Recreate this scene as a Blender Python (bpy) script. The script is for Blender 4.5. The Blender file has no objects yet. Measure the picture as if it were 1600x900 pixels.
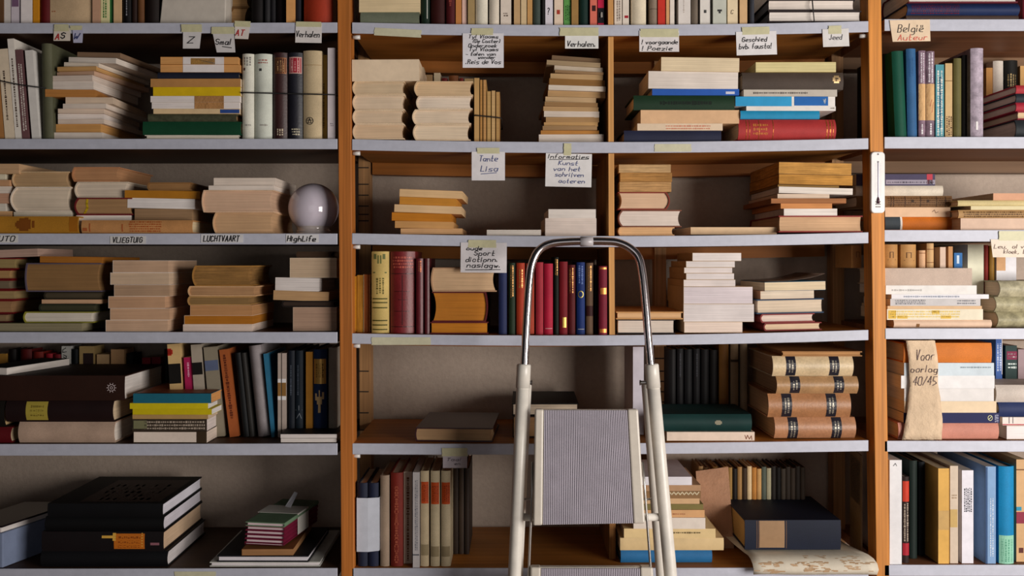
import bpy, math, random
from mathutils import Vector, Matrix, Euler
R = random.Random(7)
scene = bpy.context.scene
COL = scene.collection
# ---------------------------------------------------------------- camera, light, exposure
F = 1540.0; D = 1.925; CZ = 1.30; HX, HY = 800.0, 408.0
cam_d = bpy.data.cameras.new('camera'); cam = bpy.data.objects.new('camera', cam_d); COL.objects.link(cam)
cam_d.sensor_width = 36.0; cam_d.lens = F / 1600 * 36.0
cam_d.shift_y = -(450 - HY) / 1600.0
cam_d.clip_start = 0.05
cam.location = (0, -D, CZ); cam.rotation_euler = (math.pi / 2, 0, 0)
scene.camera = cam
w = bpy.data.worlds.new('world'); scene.world = w; w.use_nodes = True
w.node_tree.nodes['Background'].inputs[0].default_value = (0.95, 0.92, 0.95, 1)
w.node_tree.nodes['Background'].inputs[1].default_value = 0.013
def area_light(name, loc, aim, sx, sy, power, col):
    l = bpy.data.lights.new(name, 'AREA'); l.shape = 'RECTANGLE'; l.size = sx; l.size_y = sy
    l.energy = power; l.color = col
    o = bpy.data.objects.new(name, l); COL.objects.link(o); o.location = loc
    o.rotation_euler = (Vector(aim) - Vector(loc)).to_track_quat('-Z', 'Y').to_euler()
    return o
area_light('window_daylight', (2.0, -2.0, 1.12), (0.35, 0, 1.28), 1.5, 1.2, 82.0, (1.0, 0.94, 0.88))
area_light('far_window_daylight', (-0.2, -3.1, 1.25), (0.0, 0, 1.25), 1.6, 1.5, 4.0, (1.0, 0.95, 0.93))
vs = scene.view_settings
vs.view_transform = 'Standard'; vs.look = 'None'; vs.exposure = 0.0; vs.gamma = 1.0; vs.use_curve_mapping = False

# ---------------------------------------------------------------- helpers
def lin(h):
    h = h.lstrip('#')
    out = []
    for i in (0, 2, 4):
        c = int(h[i:i+2], 16) / 255.0
        out.append(c / 12.92 if c <= .04045 else ((c + .055) / 1.055) ** 2.4)
    return tuple(out) + (1,)
def P(px, py, y=0.0):
    s = (y + D) / F
    return Vector(((px - HX) * s, y, CZ + (HY - py) * s))
def S(y=0.0): return (y + D) / F
MATS = {}
def mat(kind, hexc):
    k = (kind, hexc)
    if k in MATS: return MATS[k]
    m = bpy.data.materials.new(kind + '_' + hexc); m.use_nodes = True
    nt = m.node_tree; N = nt.nodes; Lk = nt.links
    b = N['Principled BSDF']; c = lin(hexc)
    b.inputs['Base Color'].default_value = c
    b.inputs['Roughness'].default_value = .6
    if kind in ('cloth', 'page', 'oldpage', 'paper', 'kraft', 'plaster', 'board', 'marble', 'wood'): b.inputs['Specular IOR Level'].default_value = .22
    def tex(scale_vec, nscale, detail=3, rough=.6, coord='Object'):
        tc = N.new('ShaderNodeTexCoord'); mp = N.new('ShaderNodeMapping'); mp.inputs['Scale'].default_value = scale_vec
        oi = N.new('ShaderNodeObjectInfo'); ad = N.new('ShaderNodeVectorMath'); ad.operation = 'ADD'
        ml = N.new('ShaderNodeVectorMath'); ml.operation = 'SCALE'; ml.inputs['Scale'].default_value = 7.0
        Lk.new(oi.outputs['Location'], ml.inputs[0])
        Lk.new(tc.outputs[coord], mp.inputs[0]); Lk.new(mp.outputs[0], ad.inputs[0]); Lk.new(ml.outputs[0], ad.inputs[1])
        n = N.new('ShaderNodeTexNoise'); n.inputs['Scale'].default_value = nscale; n.inputs['Detail'].default_value = detail
        n.inputs['Roughness'].default_value = rough
        Lk.new(ad.outputs[0], n.inputs['Vector']); return n
    def vary(n, lo, hi, a=.3, z=.7):
        r = N.new('ShaderNodeMapRange'); r.inputs[1].default_value = a; r.inputs[2].default_value = z
        r.inputs[3].default_value = lo; r.inputs[4].default_value = hi
        Lk.new(n.outputs[0], r.inputs[0]); return r
    def shade(*rs):
        prev = None
        mx = N.new('ShaderNodeVectorMath'); mx.operation = 'SCALE'; mx.inputs[0].default_value = c[:3]
        Lk.new(rs[0].outputs[0], mx.inputs['Scale']); prev = mx
        for r in rs[1:]:
            m2 = N.new('ShaderNodeVectorMath'); m2.operation = 'SCALE'
            Lk.new(prev.outputs[0], m2.inputs[0]); Lk.new(r.outputs[0], m2.inputs['Scale']); prev = m2
        Lk.new(prev.outputs[0], b.inputs['Base Color'])
    def bump(n, st, dist=.001):
        bp = N.new('ShaderNodeBump'); bp.inputs['Strength'].default_value = st; bp.inputs['Distance'].default_value = dist
        Lk.new(n.outputs[0], bp.inputs['Height']); Lk.new(bp.outputs[0], b.inputs['Normal'])
    if kind == 'page':
        n = tex((6, 6, 900), 1.0, 2); n2 = tex((1, 1, 1), 14, 3)
        shade(vary(n, .80, 1.08), vary(n2, .88, 1.06)); bump(n, .5, .0006); b.inputs['Roughness'].default_value = .85
    elif kind == 'oldpage':
        n = tex((14, 14, 330), 1.0, 4, .7); n2 = tex((1, 1, 1), 22, 4)
        shade(vary(n, .55, 1.15), vary(n2, .75, 1.1)); bump(n, .9, .0015); b.inputs['Roughness'].default_value = .9
    elif kind == 'cloth':
        n = tex((1, 1, 1), 700, 2); n2 = tex((1, 1, 1), 18, 4)
        shade(vary(n, .88, 1.08), vary(n2, .82, 1.1)); bump(n, .35, .0004); b.inputs['Roughness'].default_value = .62
    elif kind == 'paper':
        n = tex((1, 1, 1), 60, 4); n2 = tex((1, 1, 1), 9, 3)
        shade(vary(n, .92, 1.04), vary(n2, .92, 1.05)); bump(n, .15, .0005); b.inputs['Roughness'].default_value = .6
    elif kind == 'gloss':
        n = tex((1, 1, 1), 30, 3); shade(vary(n, .93, 1.05)); b.inputs['Roughness'].default_value = .28
    elif kind == 'leather':
        n = tex((1, 1, 1), 260, 4); n2 = tex((1, 1, 1), 14, 5, .7)
        shade(vary(n, .85, 1.08), vary(n2, .7, 1.15)); bump(n, .5, .0006); b.inputs['Roughness'].default_value = .42
    elif kind == 'kraft':
        n = tex((1, 1, 1), 45, 5, .7); n2 = tex((1, 1, 1), 12, 3)
        shade(vary(n, .86, 1.06), vary(n2, .88, 1.06)); bump(n, .9, .004); b.inputs['Roughness'].default_value = .75
    elif kind == 'marble':
        n = tex((1, 1, 1), 55, 6, .75); shade(vary(n, .6, 1.2, .36, .64)); b.inputs['Roughness'].default_value = .5
    elif kind == 'wood':      # grain along local z
        n = tex((190, 190, 2.2), 1.0, 4, .65); n2 = tex((24, 24, 1.6), 1.0, 4)
        shade(vary(n, .62, 1.15), vary(n2, .68, 1.18)); bump(n, .25, .0008); b.inputs['Roughness'].default_value = .5
    elif kind == 'board':     # grain along local x
        n = tex((1.6, 60, 60), 1.0, 4, .6); n2 = tex((.9, 9, 9), 1.0, 3)
        shade(vary(n, .74, 1.1), vary(n2, .8, 1.12)); bump(n, .25, .0008); b.inputs['Roughness'].default_value = .55
    elif kind == 'paint':
        n = tex((1, 6, 6), 9, 4); n2 = tex((1, 1, 1), 70, 3)
        shade(vary(n, .92, 1.04), vary(n2, .93, 1.03)); bump(n2, .12, .0006); b.inputs['Roughness'].default_value = .45
    elif kind == 'plaster':
        n = tex((1, 1, 1), 110, 5, .6); n2 = tex((1, 1, 1), 3, 3)
        shade(vary(n, .93, 1.04), vary(n2, .88, 1.06)); bump(n, .45, .003); b.inputs['Roughness'].default_value = .9
    elif kind == 'enamel':
        n = tex((1, 1, 1), 25, 5, .7); shade(vary(n, .86, 1.04)); b.inputs['Roughness'].default_value = .33
    elif kind == 'chrome':
        b.inputs['Metallic'].default_value = 1; b.inputs['Roughness'].default_value = .18
    elif kind == 'metal':
        b.inputs['Metallic'].default_value = 1; b.inputs['Roughness'].default_value = .35
    elif kind == 'foil':
        b.inputs['Metallic'].default_value = .6; b.inputs['Roughness'].default_value = .4
    elif kind == 'opal':
        b.inputs['Roughness'].default_value = .08; b.inputs['Subsurface Weight'].default_value = .35
        b.inputs['Subsurface Radius'].default_value = (.02, .02, .02); b.inputs['Coat Weight'].default_value = .6
    elif kind == 'ink':
        b.inputs['Roughness'].default_value = .7
    elif kind == 'tape':
        n = tex((1, 1, 1), 80, 4); shade(vary(n, .9, 1.06)); b.inputs['Roughness'].default_value = .5
    MATS[k] = m; return m
class MB:
    def __init__(s): s.v = []; s.f = []; s.m = []; s.ms = []
    def mi(s, m):
        if m not in s.ms: s.ms.append(m)
        return s.ms.index(m)
    def add(s, vs_, fs, m=0):
        o = len(s.v); s.v += [tuple(v) for v in vs_]; s.f += [tuple(i + o for i in f) for f in fs]; s.m += [m] * len(fs)
    def box(s, a, b, m=0):
        x0, y0, z0 = a; x1, y1, z1 = b
        s.add([(x0,y0,z0),(x1,y0,z0),(x1,y1,z0),(x0,y1,z0),(x0,y0,z1),(x1,y0,z1),(x1,y1,z1),(x0,y1,z1)],
              [(0,3,2,1),(4,5,6,7),(0,1,5,4),(1,2,6,5),(2,3,7,6),(3,0,4,7)], m)
    def hexa(s, pts, m=0):
        s.add(pts, [(0,3,2,1),(4,5,6,7),(0,1,5,4),(1,2,6,5),(2,3,7,6),(3,0,4,7)], m)
    def prism(s, prof, fn, m=0, closed=True):   # prof list of 2d, fn(p,t)->3d for t 0,1
        n = len(prof)
        s.add([fn(p, 0) for p in prof] + [fn(p, 1) for p in prof],
              [(i, (i+1) % n, n + (i+1) % n, n + i) for i in range(n)] + ([tuple(range(n))[::-1], tuple(range(n, 2*n))] if closed else []), m)
    def tube(s, pts, r, seg=10, m=0, caps=True):
        pts = [Vector(p) for p in pts]; rings = []; n = len(pts)
        up = None
        for i, p in enumerate(pts):
            t = (pts[min(i+1, n-1)] - pts[max(i-1, 0)]).normalized()
            if up is None: up = t.orthogonal().normalized()
            up = (up - t * up.dot(t)).normalized(); sd = t.cross(up)
            rr = r[i] if isinstance(r, (list, tuple)) else r
            rings.append([p + (up * math.cos(2*math.pi*k/seg) + sd * math.sin(2*math.pi*k/seg)) * rr for k in range(seg)])
        vs_ = [v for ring in rings for v in ring]; fs = []
        for i in range(n-1):
            for k in range(seg):
                a = i*seg+k; b = i*seg+(k+1) % seg; fs.append((a, b, b+seg, a+seg))
        if caps: fs += [tuple(range(seg))[::-1], tuple(range((n-1)*seg, n*seg))]
        s.add(vs_, fs, m)
    def lathe(s, prof, seg=32, m=0):  # prof (r,z)
        vs_ = []; fs = []
        for r, z in prof:
            for k in range(seg):
                a = 2*math.pi*k/seg; vs_.append((r*math.cos(a), r*math.sin(a), z))
        for i in range(len(prof)-1):
            for k in range(seg):
                a = i*seg+k; b = i*seg+(k+1) % seg; fs.append((a, b, b+seg, a+seg))
        s.add(vs_, fs, m)
    def build(s, name, mats, parent=None, smooth=False):
        me = bpy.data.meshes.new(name); me.from_pydata(s.v, [], s.f); me.update()
        if not isinstance(mats, (list, tuple)): mats = [mats]
        for m in mats: me.materials.append(m)
        if len(mats) > 1:
            for p, i in zip(me.polygons, s.m): p.material_index = i
        if smooth is True:
            for p in me.polygons: p.use_smooth = True
        elif smooth:
            me.shade_smooth() if hasattr(me, 'shade_smooth') else None
            me.set_sharp_from_angle(angle=smooth)
        o = bpy.data.objects.new(name, me); COL.objects.link(o)
        if parent: o.parent = parent
        return o
def bevel(o, w_, seg=2):
    b = o.modifiers.new('bevel', 'BEVEL'); b.width = w_; b.segments = seg; b.limit_method = 'ANGLE'; b.angle_limit = .6; return o
ALL_LABELS = {}
def thing(name, label, cat, loc=(0,0,0), rot=(0,0,0), group=None):
    o = bpy.data.objects.new(name, None); COL.objects.link(o); o.empty_display_size = .02
    o.location = loc; o.rotation_euler = rot; tag(o, label, cat, group); return o
def tag(o, label, cat, group=None):
    n = len(label.replace(',', ' ').split())
    if not 4 <= n <= 16: print('LABEL LENGTH', n, label)
    if label in ALL_LABELS: print('DUP LABEL', label)
    ALL_LABELS[label] = 1
    o['label'] = label; o['category'] = cat
    if group: o['group'] = group
def structure(o): o['kind'] = 'structure'; return o

# ---------------------------------------------------------------- single-stroke handwriting
GL = {'A':"022842 1434",'B':"02083847463505 3544433202",'C':"4728070312324 3".replace(' ',''),'D':"02082847432202",'E':"48080242 0535",
'G':"472807031232434525",'H':"0802 4842 0545",'I':"0802",'K':"0802 480542",'L':"080242",'N':"02084248",'O':"180703123243473818",'P':"02083847463505",
'R':"020838473605 2542",'S':"47280706153544432203",'T':"0848 2822",'U':"080312324348",'V':"082248",'W':"0812253248",'Z':"08480242",'J':"3833221203",
'F':"480802 0535",'M':"0208254842",'Y':"0825 4812",
'a':"451504031232444 5 4542".replace('444 5','4445'),'b':"080212324344351504",'c':"4435150403123243",'d':"4842 4435150403123243",'e':"0344451504031242",
'f':"38281712 0525",'g':"4435150403123243 45413010",'h':"0802 0415354442",'i':"0502 0607",'j':"1511 1617",'k':"0802 350432",'l':"0802",
'm':"0502 04152422 24354442",'n':"0502 0415354442",'o':"1504031232434435 15".replace(' ',''),'p':"0500 0415354443321203",'r':"0502 041535",
's':"451504433202",'t':"1813122232 0535",'u':"0503123243 4542",'v':"052245",'w':"0512243245",'x':"0542 4502",'y':"0522 4510",'z':"05450242",
'0':"180703123243473818",'1':"1812",'2':"0728384602 42".replace(' ',''),'4':"380444 3832",'5':"48080525 44431202".replace(' ',''),'/':"0248",'(':"28170312",')':"08171302",'?':"0718283736252423 2122",
'!':"1814 1312",'-':"0434",'.':"0203",',':"1201",'_':"0141",'\u00eb':"0344451504031242 1617 3637",'\u00ef':"0502 0607 1617",'>':"074402"}
WID = {'I':1,'i':1,'l':1,'1':2,'.':1,'!':2,'(':2,')':2,'j':2,'t':3.3,'f':3.3,'r':3.3,'\u00ef':1.5,'-':3}
def write(txt, x, yb, h, wfit=None, slant=.26, jit=.18, cond=.8):
    """polylines in photo pixels"""
    k = h / 6.0; out = []; cx = 0
    for ch in txt:
        if ch == ' ': cx += 3; continue
        dy = R.uniform(-.25, .25)
        for st in GL[ch].split():
            pl = []
            for i in range(0, len(st) - 1, 2):
                gx = float(st[i]); gy = float(st[i+1]) - 2
                pl.append((cx + (gx + slant * gy + R.uniform(-jit, jit)) * cond, gy + dy + R.uniform(-jit, jit)))
            out.append(pl)
        cx += (WID.get(ch, 4) + 2.0) * cond
    kx = k if wfit is None else wfit / max(cx, 1)
    return [[(x + a * kx, yb - b * k) for a, b in pl] for pl in out]
def ribbons(mb, polys, wd, mp, m=0):
    for pl in polys:
        for (x0, y0), (x1, y1) in zip(pl, pl[1:]):
            dx, dy = x1 - x0, y1 - y0; L = math.hypot(dx, dy) or 1e-6
            nx, ny = -dy / L * wd / 2, dx / L * wd / 2; ex, ey = dx / L * wd * .35, dy / L * wd * .35
            q = [(x0-ex+nx, y0-ey+ny), (x0-ex-nx, y0-ey-ny), (x1+ex-nx, y1+ey-ny), (x1+ex+nx, y1+ey+ny)]
            mb.add([mp(a, b) for a, b in q], [(0, 1, 2, 3)], m)
def dashes(x0, y0, x1, y1, n):
    """rows of tiny unreadable printed marks as rects"""
    out = []; vert = (y1 - y0) > (x1 - x0)
    L0, L1, W0, W1 = (y0, y1, x0, x1) if vert else (x0, x1, y0, y1)
    pitch = (W1 - W0) / n
    for i in range(n):
        c = W0 + pitch * (i + .5); t = L0 + R.uniform(0, 2)
        while t < L1 - .8:
            l = R.uniform(1.2, 3.8); e = min(t + l, L1); hh = pitch * R.uniform(.16, .34)
            out.append((c - hh, t, c + hh, e) if vert else (t, c - hh, e, c + hh)); t = e + R.uniform(.5, 1.4)
    return out

# ---------------------------------------------------------------- a book
def arc(b, n=8): # bulge profile 0..1..0 over v
    return [(i / n, b * (1 - (2 * i / n - 1) ** 2)) for i in range(n + 1)]
def make_book(root, A_, B_, C_, mode, hard, cmat, pmat, off, deco=(), front=None, bulge=None, curl=0):
    """A_ along the spine, B_ spine to fore-edge, C_ thickness. off = local x of the low end. mode F,B,L,R = what faces out."""
    t = .0024 if hard else .0006
    t = min(t, C_ * .2)
    ov = .0028 if hard else 0.0
    if bulge is None: bulge = min(.007, C_ * .2) if hard else 0.0
    def fr(a, b, c):
        if mode == 'F': return (off + a, b, c)
        if mode == 'B': return (off + a, B_ - b, c)
        if mode == 'L': return (off + b, a, c)
        return (off + B_ - b, a, c)
    ns = 8 if bulge > .0005 else 1
    outer = [(B_, 0.0)] + [(bulge - q, v * C_) for v, q in arc(bulge, ns)] + [(B_, C_)]
    inner = [(B_, C_ - t)] + [(bulge - q + t, t + (1 - v) * (C_ - 2 * t)) for v, q in arc(bulge, ns)] + [(B_, t)]
    prof = outer + inner
    n = len(prof); mb = MB()
    vs_ = [fr(0, *p) for p in prof] + [fr(A_, *p) for p in prof]
    fs = [(i, (i + 1) % n, n + (i + 1) % n, n + i) for i in range(n)]
    no = len(outer)
    for i in range(no - 1):
        a, b = i, i + 1; c, d = n - 1 - i, n - 2 - i
        fs.append((a, d, c) if c == d else (a, c, d, b)[::-1]); fs.append(tuple(x + n for x in (a, c, d, b)))
    if mode in ('B', 'L'): fs = [f[::-1] for f in fs]
    mb.add(vs_, fs)
    o = mb.build('cover', cmat, root, smooth=.6)
    # page block
    fe = min(.005, C_ * .12) if hard else 0.0
    pp = [(B_ - ov - q, t + v * (C_ - 2 * t)) for v, q in arc(fe, 6 if fe > .0005 else 1)]
    sp = [(bulge - q + t, t + (1 - v) * (C_ - 2 * t)) for v, q in arc(bulge, ns)]
    pr = pp + sp; mb = MB(); m_ = len(pr)
    mb.add([fr(ov, *p) for p in pr] + [fr(A_ - ov, *p) for p in pr],
           [(i, (i + 1) % m_, m_ + (i + 1) % m_, m_ + i) for i in range(m_)] + [tuple(range(m_))[::-1], tuple(range(m_, 2 * m_))])
    mb.build('page_block', pmat, root, smooth=.6)
    # printed things on the face that looks out
    def surf(u, v):      # u 0..1 along seen length, v 0..1 thickness
        if mode == 'F': yy = bulge * (2 * v - 1) ** 2 - .0004; return (off + u * A_, yy, v * C_)
        L = A_ if mode == 'B' else B_
        yy = (ov - .0004) if mode != 'B' else (ov + fe - .0004)
        return (off + u * L, yy, v * C_)
    for nm, colr, kind, arg in deco:
        mb = MB(); mk, hx = (colr.split(':') + [None])[:2] if ':' in colr else ('paper', colr)
        if kind == 'rect':
            rects = arg if isinstance(arg, list) else [arg]
            if len(rects) > 1 and nm in ('title_label', 'dark_band', 'gilt_patch', 'paper_band', 'pattern', 'gilt_band', 'spine_picture', 'disc'):
                make_deco(root, surf, front, bulge, mk, hx, nm, rects); continue
        elif kind == 'marks': rects = dashes(*arg)
        else: rects = []
        for (x0, y0, x1, y1) in rects:
            k = 6 if (kind == 'rect' and bulge > .0005) else 1
            ps = []
            for i in range(k + 1):
                for j in (0, 1):
                    if front[4]: ps.append((x0 + (x1 - x0) * i / k, y0 + (y1 - y0) * j))
                    else: ps.append((x0 + (x1 - x0) * j, y0 + (y1 - y0) * i / k))
            q = [surf(*uv(front, *p)) for p in ps]
            mb.add(q, [(2*i, 2*i+1, 2*i+3, 2*i+2) for i in range(k)])
        if kind == 'line':
            pls, wd = arg; ribbons(mb, pls, wd, lambda a, b: (lambda s_: (s_[0], s_[1] - .0002, s_[2]))(surf(*uv(front, a, b))))
        mb.build(nm, mat(mk, hx), root)
def make_deco(root, surf, front, bulge, mk, hx, nm, rects):
    for (x0, y0, x1, y1) in rects:
        mb = MB(); k = 6 if bulge > .0005 else 1; ps = []
        for i in range(k + 1):
            for j in (0, 1):
                if front[4]: ps.append((x0 + (x1 - x0) * i / k, y0 + (y1 - y0) * j))
                else: ps.append((x0 + (x1 - x0) * j, y0 + (y1 - y0) * i / k))
        mb.add([surf(*uv(front, *p)) for p in ps], [(2*i, 2*i+1, 2*i+3, 2*i+2) for i in range(k)])
        mb.build(nm, mat(mk, hx), root)
def uv(fr, x, y):
    x0, x1, yt, yb, standing = fr
    cl = lambda q: max(0.0, min(1.0, q))
    if standing: return cl((yb - y) / (yb - yt)), cl(1 - (x - x0) / (x1 - x0))
    return cl((x - x0) / (x1 - x0)), cl((yb - y) / (yb - yt))
def C(s, default='paper'):
    return mat(*s.split(':')) if ':' in s else mat(default, s)

# ---------------------------------------------------------------- shelves
SH = {}  # (bay,row) -> (px x0, x1, y left, y mid, y right, thickness px)
def shelf_z(bay, row, xw):
    x0, x1, yl, ym, yr, th = SH[(bay, row)]
    px = xw / S() + HX; t = (px - x0) / (x1 - x0)
    y = yl + (yr - yl) * t + 4 * (ym - (yl + yr) / 2) * t * (1 - t)
    return CZ + (HY - y) / 800.0
ORD = ['', 'second', 'third', 'fourth', 'fifth', 'sixth', 'seventh', 'eighth', 'ninth', 'tenth', 'eleventh', 'twelfth', 'thirteenth',
       'fourteenth', 'fifteenth', 'sixteenth', 'seventeenth', 'eighteenth', 'nineteenth', 'twentieth', 'twenty-first', 'twenty-second','twenty-third','twenty-fourth','twenty-fifth','twenty-sixth','twenty-seventh','twenty-eighth']
def ord_up(i, n):
    if n == 1: return ''
    if i == 0: return 'lowest'

    if i == n - 1: return 'topmost'
    return ORD[i] + ' from bottom'
def ord_right(i, n):
    if n == 1: return ''
    if i == 0: return 'leftmost'
    if i == n - 1: return 'rightmost'
    return ORD[i] + ' from left'
EPS = .00015
def nw(t): return len([q for q in t.replace(',', ' ').replace('(', ' ').split() if q])
def short(d): return d.split(' with ')[0].split(' in ')[0].split(' seen ')[0]
def pick(cands):
    for c in cands:
        c = ', '.join([q.strip() for q in c if q and q.strip()])
        if 4 <= nw(c) <= 16 and c not in ALL_LABELS: return c
    return c
def row_label(i, rows, place):
    n = len(rows); d = rows[i][6]; o = ord_right(i, n)
    if n == 1: return pick([(d, place), (short(d), place)])
    pv = short(rows[i-1][6]) if i else None; nx = short(rows[i+1][6]) if i < n - 1 else None
    c = []
    if pv and nx: c += [(d + ' between ' + pv + ' and ' + nx, place)]
    c += [(d, o, place), (short(d), o, place), (d, o)]
    return pick(c)
def stack_label(i, rows, place):
    n = len(rows); d = rows[i][6]; o = ord_up(i, n)
    return pick([(d, (o + ' ' + place).strip()), (short(d), (o + ' ' + place).strip()), (d, o)])
def clampx(bay, r):
    r = list(r); ym = r[2] + 12; lim0 = {'M': 549.5 + 6 * ym / 900, 'L': -289}.get(bay); lim1 = {'M': 1355.5 + 13 * ym / 900, 'L': 526}.get(bay)
    if lim0 is not None and r[0] < lim0: r[0] = lim0
    if lim1 is not None and r[1] > lim1: r[1] = lim1
    return tuple(r)
def lying(root_name, label, group, x0, x1, zt, zb, dy, depth, kind, cover, page, px, tilt=0, yaw=0, deco=(), bulge=None, cat='book'):
    s = S(dy); cx = (x0 + x1) / 2
    X = (cx - HX) * s; W = (x1 - x0) * s; T = max(zt - zb - EPS, .002)
    hard = kind[0] == 'h'; mode = kind[1]
    root = thing(root_name, label, cat, (X, dy, zb + EPS), (0, math.radians(tilt), math.radians(yaw)), group)
    A_, B_ = (W, depth) if mode in 'FB' else (depth, W)
    make_book(root, A_, B_, T, mode, hard, C(cover, 'cloth' if hard else 'paper'), C(page, 'page'), -W / 2, deco, px, bulge)
    return root
def stack(place, bay, row, rows, dy=.012, depth=None, tilt=0, yb=None, zbase=None, name='book', cat='book', jit=1.0, grp=None):
    """rows bottom -> top: (x0,x1,ytop,kind,cover,page,desc,{opts})"""
    n = len(rows); out = []
    rows = [clampx(bay, r) for r in rows]
    x0, x1 = rows[0][:2]
    zb = max(shelf_z(bay, row, (q - HX) * S(dy)) for q in (x0, (x0 + x1) / 2, x1)) + .0004 if zbase is None else zbase
    py_b = HY - (zb - CZ) / S(dy)
    for i, r in enumerate(rows):
        x0, x1, yt, kind, cover, page, desc = r[:7]; op = dict(r[7]) if len(r) > 7 else {}
        d_ = op.get('dy', dy + (R.uniform(-.004, .004) * jit if i else 0)); s = S(d_)
        zt = CZ + (HY - yt) * s
        zt = max(zt, zb + .0025)
        W = (x1 - x0) * s
        dp = op.get('depth', depth) or (.19 if W < .165 else .145)
        dp = min(dp, .250 - d_)
        lb = stack_label(i, rows, place)
        lying(op.get('name', name), op.get('label', lb), grp or (('pile ' + place)[:60] if n > 1 else None), x0, x1, zt, zb, d_, dp, kind, cover, page,
              (x0, x1, yt, py_b, False), op.get('tilt', tilt), op.get('yaw', R.uniform(-1.2, 1.2) * jit), op.get('deco', ()), op.get('bulge'), cat)
        zb = zt; py_b = yt
    return zb
def row(place, bay, rw, rows, dy=.015, depth=.15, grp=None, zbase=None, jit=1.0):
    """upright books left -> right: (x0,x1,ytop,kind,cover,page,desc,{opts})"""
    n = len(rows); rows = [clampx(bay, r) for r in rows]
    for i, r in enumerate(rows):
        x0, x1, yt, kind, cover, page, desc = r[:7]; op = dict(r[7]) if len(r) > 7 else {}
        d_ = op.get('dy', dy + R.uniform(-.003, .003) * jit); s = S(d_); X = ((x0 + x1) / 2 - HX) * s
        zb = max(shelf_z(bay, rw, X - (x1 - x0) / 2 * s), shelf_z(bay, rw, X + (x1 - x0) / 2 * s)) + .0003 if zbase is None else zbase
        zt = CZ + (HY - yt) * s; H = zt - zb; T = (x1 - x0) * s - EPS
        lean = op.get('lean', 0)
        H = H / math.cos(math.radians(lean))
        dp = min(op.get('depth', depth), (.250 if d_ < .16 else .300) - d_)
        lb = row_label(i, rows, place)
        lift = abs(math.sin(math.radians(lean))) * T / 2
        root = thing('book', op.get('label', lb), 'book', (X, d_, zb + EPS + lift), (0, math.radians(-90 + lean), math.radians(op.get('yaw', R.uniform(-.6, .6) * jit))), grp or (('row ' + place)[:60] if n > 1 else None))
        hard = kind[0] == 'h'; mode = kind[1]
        yb = HY - (zb - CZ) / s
        # local z (thickness) runs to -x after the turn, so centre it
        sub = root
        make_book_centered(sub, H, dp, T, mode, hard, C(cover, 'cloth' if hard else 'paper'), C(page, 'page'), op.get('deco', ()), (x0, x1, yt, yb, True), op.get('bulge'))
def make_book_centered(root, A_, B_, C_, mode, hard, cm, pm, deco, fr, bulge):
    before = set(root.children)
    make_book(root, A_, B_, C_, mode, hard, cm, pm, 0.0, deco, fr, bulge)
    for ch in root.children:
        if ch not in before: ch.location.z -= C_ / 2
# ---------------------------------------------------------------- the room
def shell(name, a, b, m):
    mb = MB(); mb.box(a, b); return structure(mb.build(name, m))
shell('wall_back', (-2.6, .315, 0), (2.6, .40, 2.7), mat('plaster', 'B3A294'))
shell('floor', (-2.6, -3.2, -.06), (2.6, .40, 0), mat('board', '6B4A32'))
# ---------------------------------------------------------------- the bookcase
SHTH = 17
for rw, v in enumerate([(35,36,35,16),(217,217,217,16),(365,365,365,17),(519,519,519,17),(694,694,693,18),(889,889,888,18)]):
    SH[('L', rw)] = (-290, 527, v[0], v[1], v[2], v[3])
for rw, v in enumerate([(35,39,33,17),(217.5,222,216,17),(364.5,369,363,17),(521,524,515.5,16),(693,693,688,17),(888,888,887,18)]):
    SH[('M', rw)] = (550, 1357, v[0], v[1], v[2], v[3])
for rw, v in enumerate([(30,30,29,18),(214,214,214,18),(359.5,359.5,359,18),(513,513,512,17),(689,689,689,17),(883,883,883,17)]):
    SH[('R', rw)] = (1382, 2190, v[0], v[1], v[2], v[3])
bc = thing('bookcase', 'tall open wooden bookcase with grey shelf edges against the plaster wall', 'bookcase', (0, .15, 0))
WOODP = mat('wood', 'C87E3E')
def leaning_post(xt, xb, wpx, y0, y1, m, nm='post', z1=1.98):
    """post whose front left edge passes px xt at photo top and xb at photo bottom"""
    s = S(y0); zt, zb_ = CZ + HY * s, CZ + (HY - 900) * s
    sl = ((xb - xt) * s) / (zb_ - zt); xa = lambda z: (xt - HX) * s + (z - zt) * sl
    mb = MB(); w_ = wpx * s
    z0 = .001
    mb.hexa([(xa(z0), y0, z0), (xa(z0)+w_, y0, z0), (xa(z0)+w_, y1, z0), (xa(z0), y1, z0), (xa(z1), y0, z1), (xa(z1)+w_, y0, z1), (xa(z1)+w_, y1, z1), (xa(z1), y1, z1)])
    o = mb.build(nm, m, bc); o.location = (0, -.15, 0)
    if nm == 'post': bevel(o, .0015)
    return o
leaning_post(527, 533, 20.5, .0, .045, mat('wood', 'C07434'))
leaning_post(1356, 1369.5, 21, .0, .045, mat('wood', 'DC9044'))
leaning_post(-317, -311, 20.5, 0, .045, WOODP); leaning_post(2190, 2199, 20, 0, .045, WOODP)
BP = mat('wood', 'B98A5C')
back_posts = [(559, 563), (1299, 1303), (1022, 1024)]
for a, b in back_posts: leaning_post(a, b, 18, .255, .292, BP, 'back_post')
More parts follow.
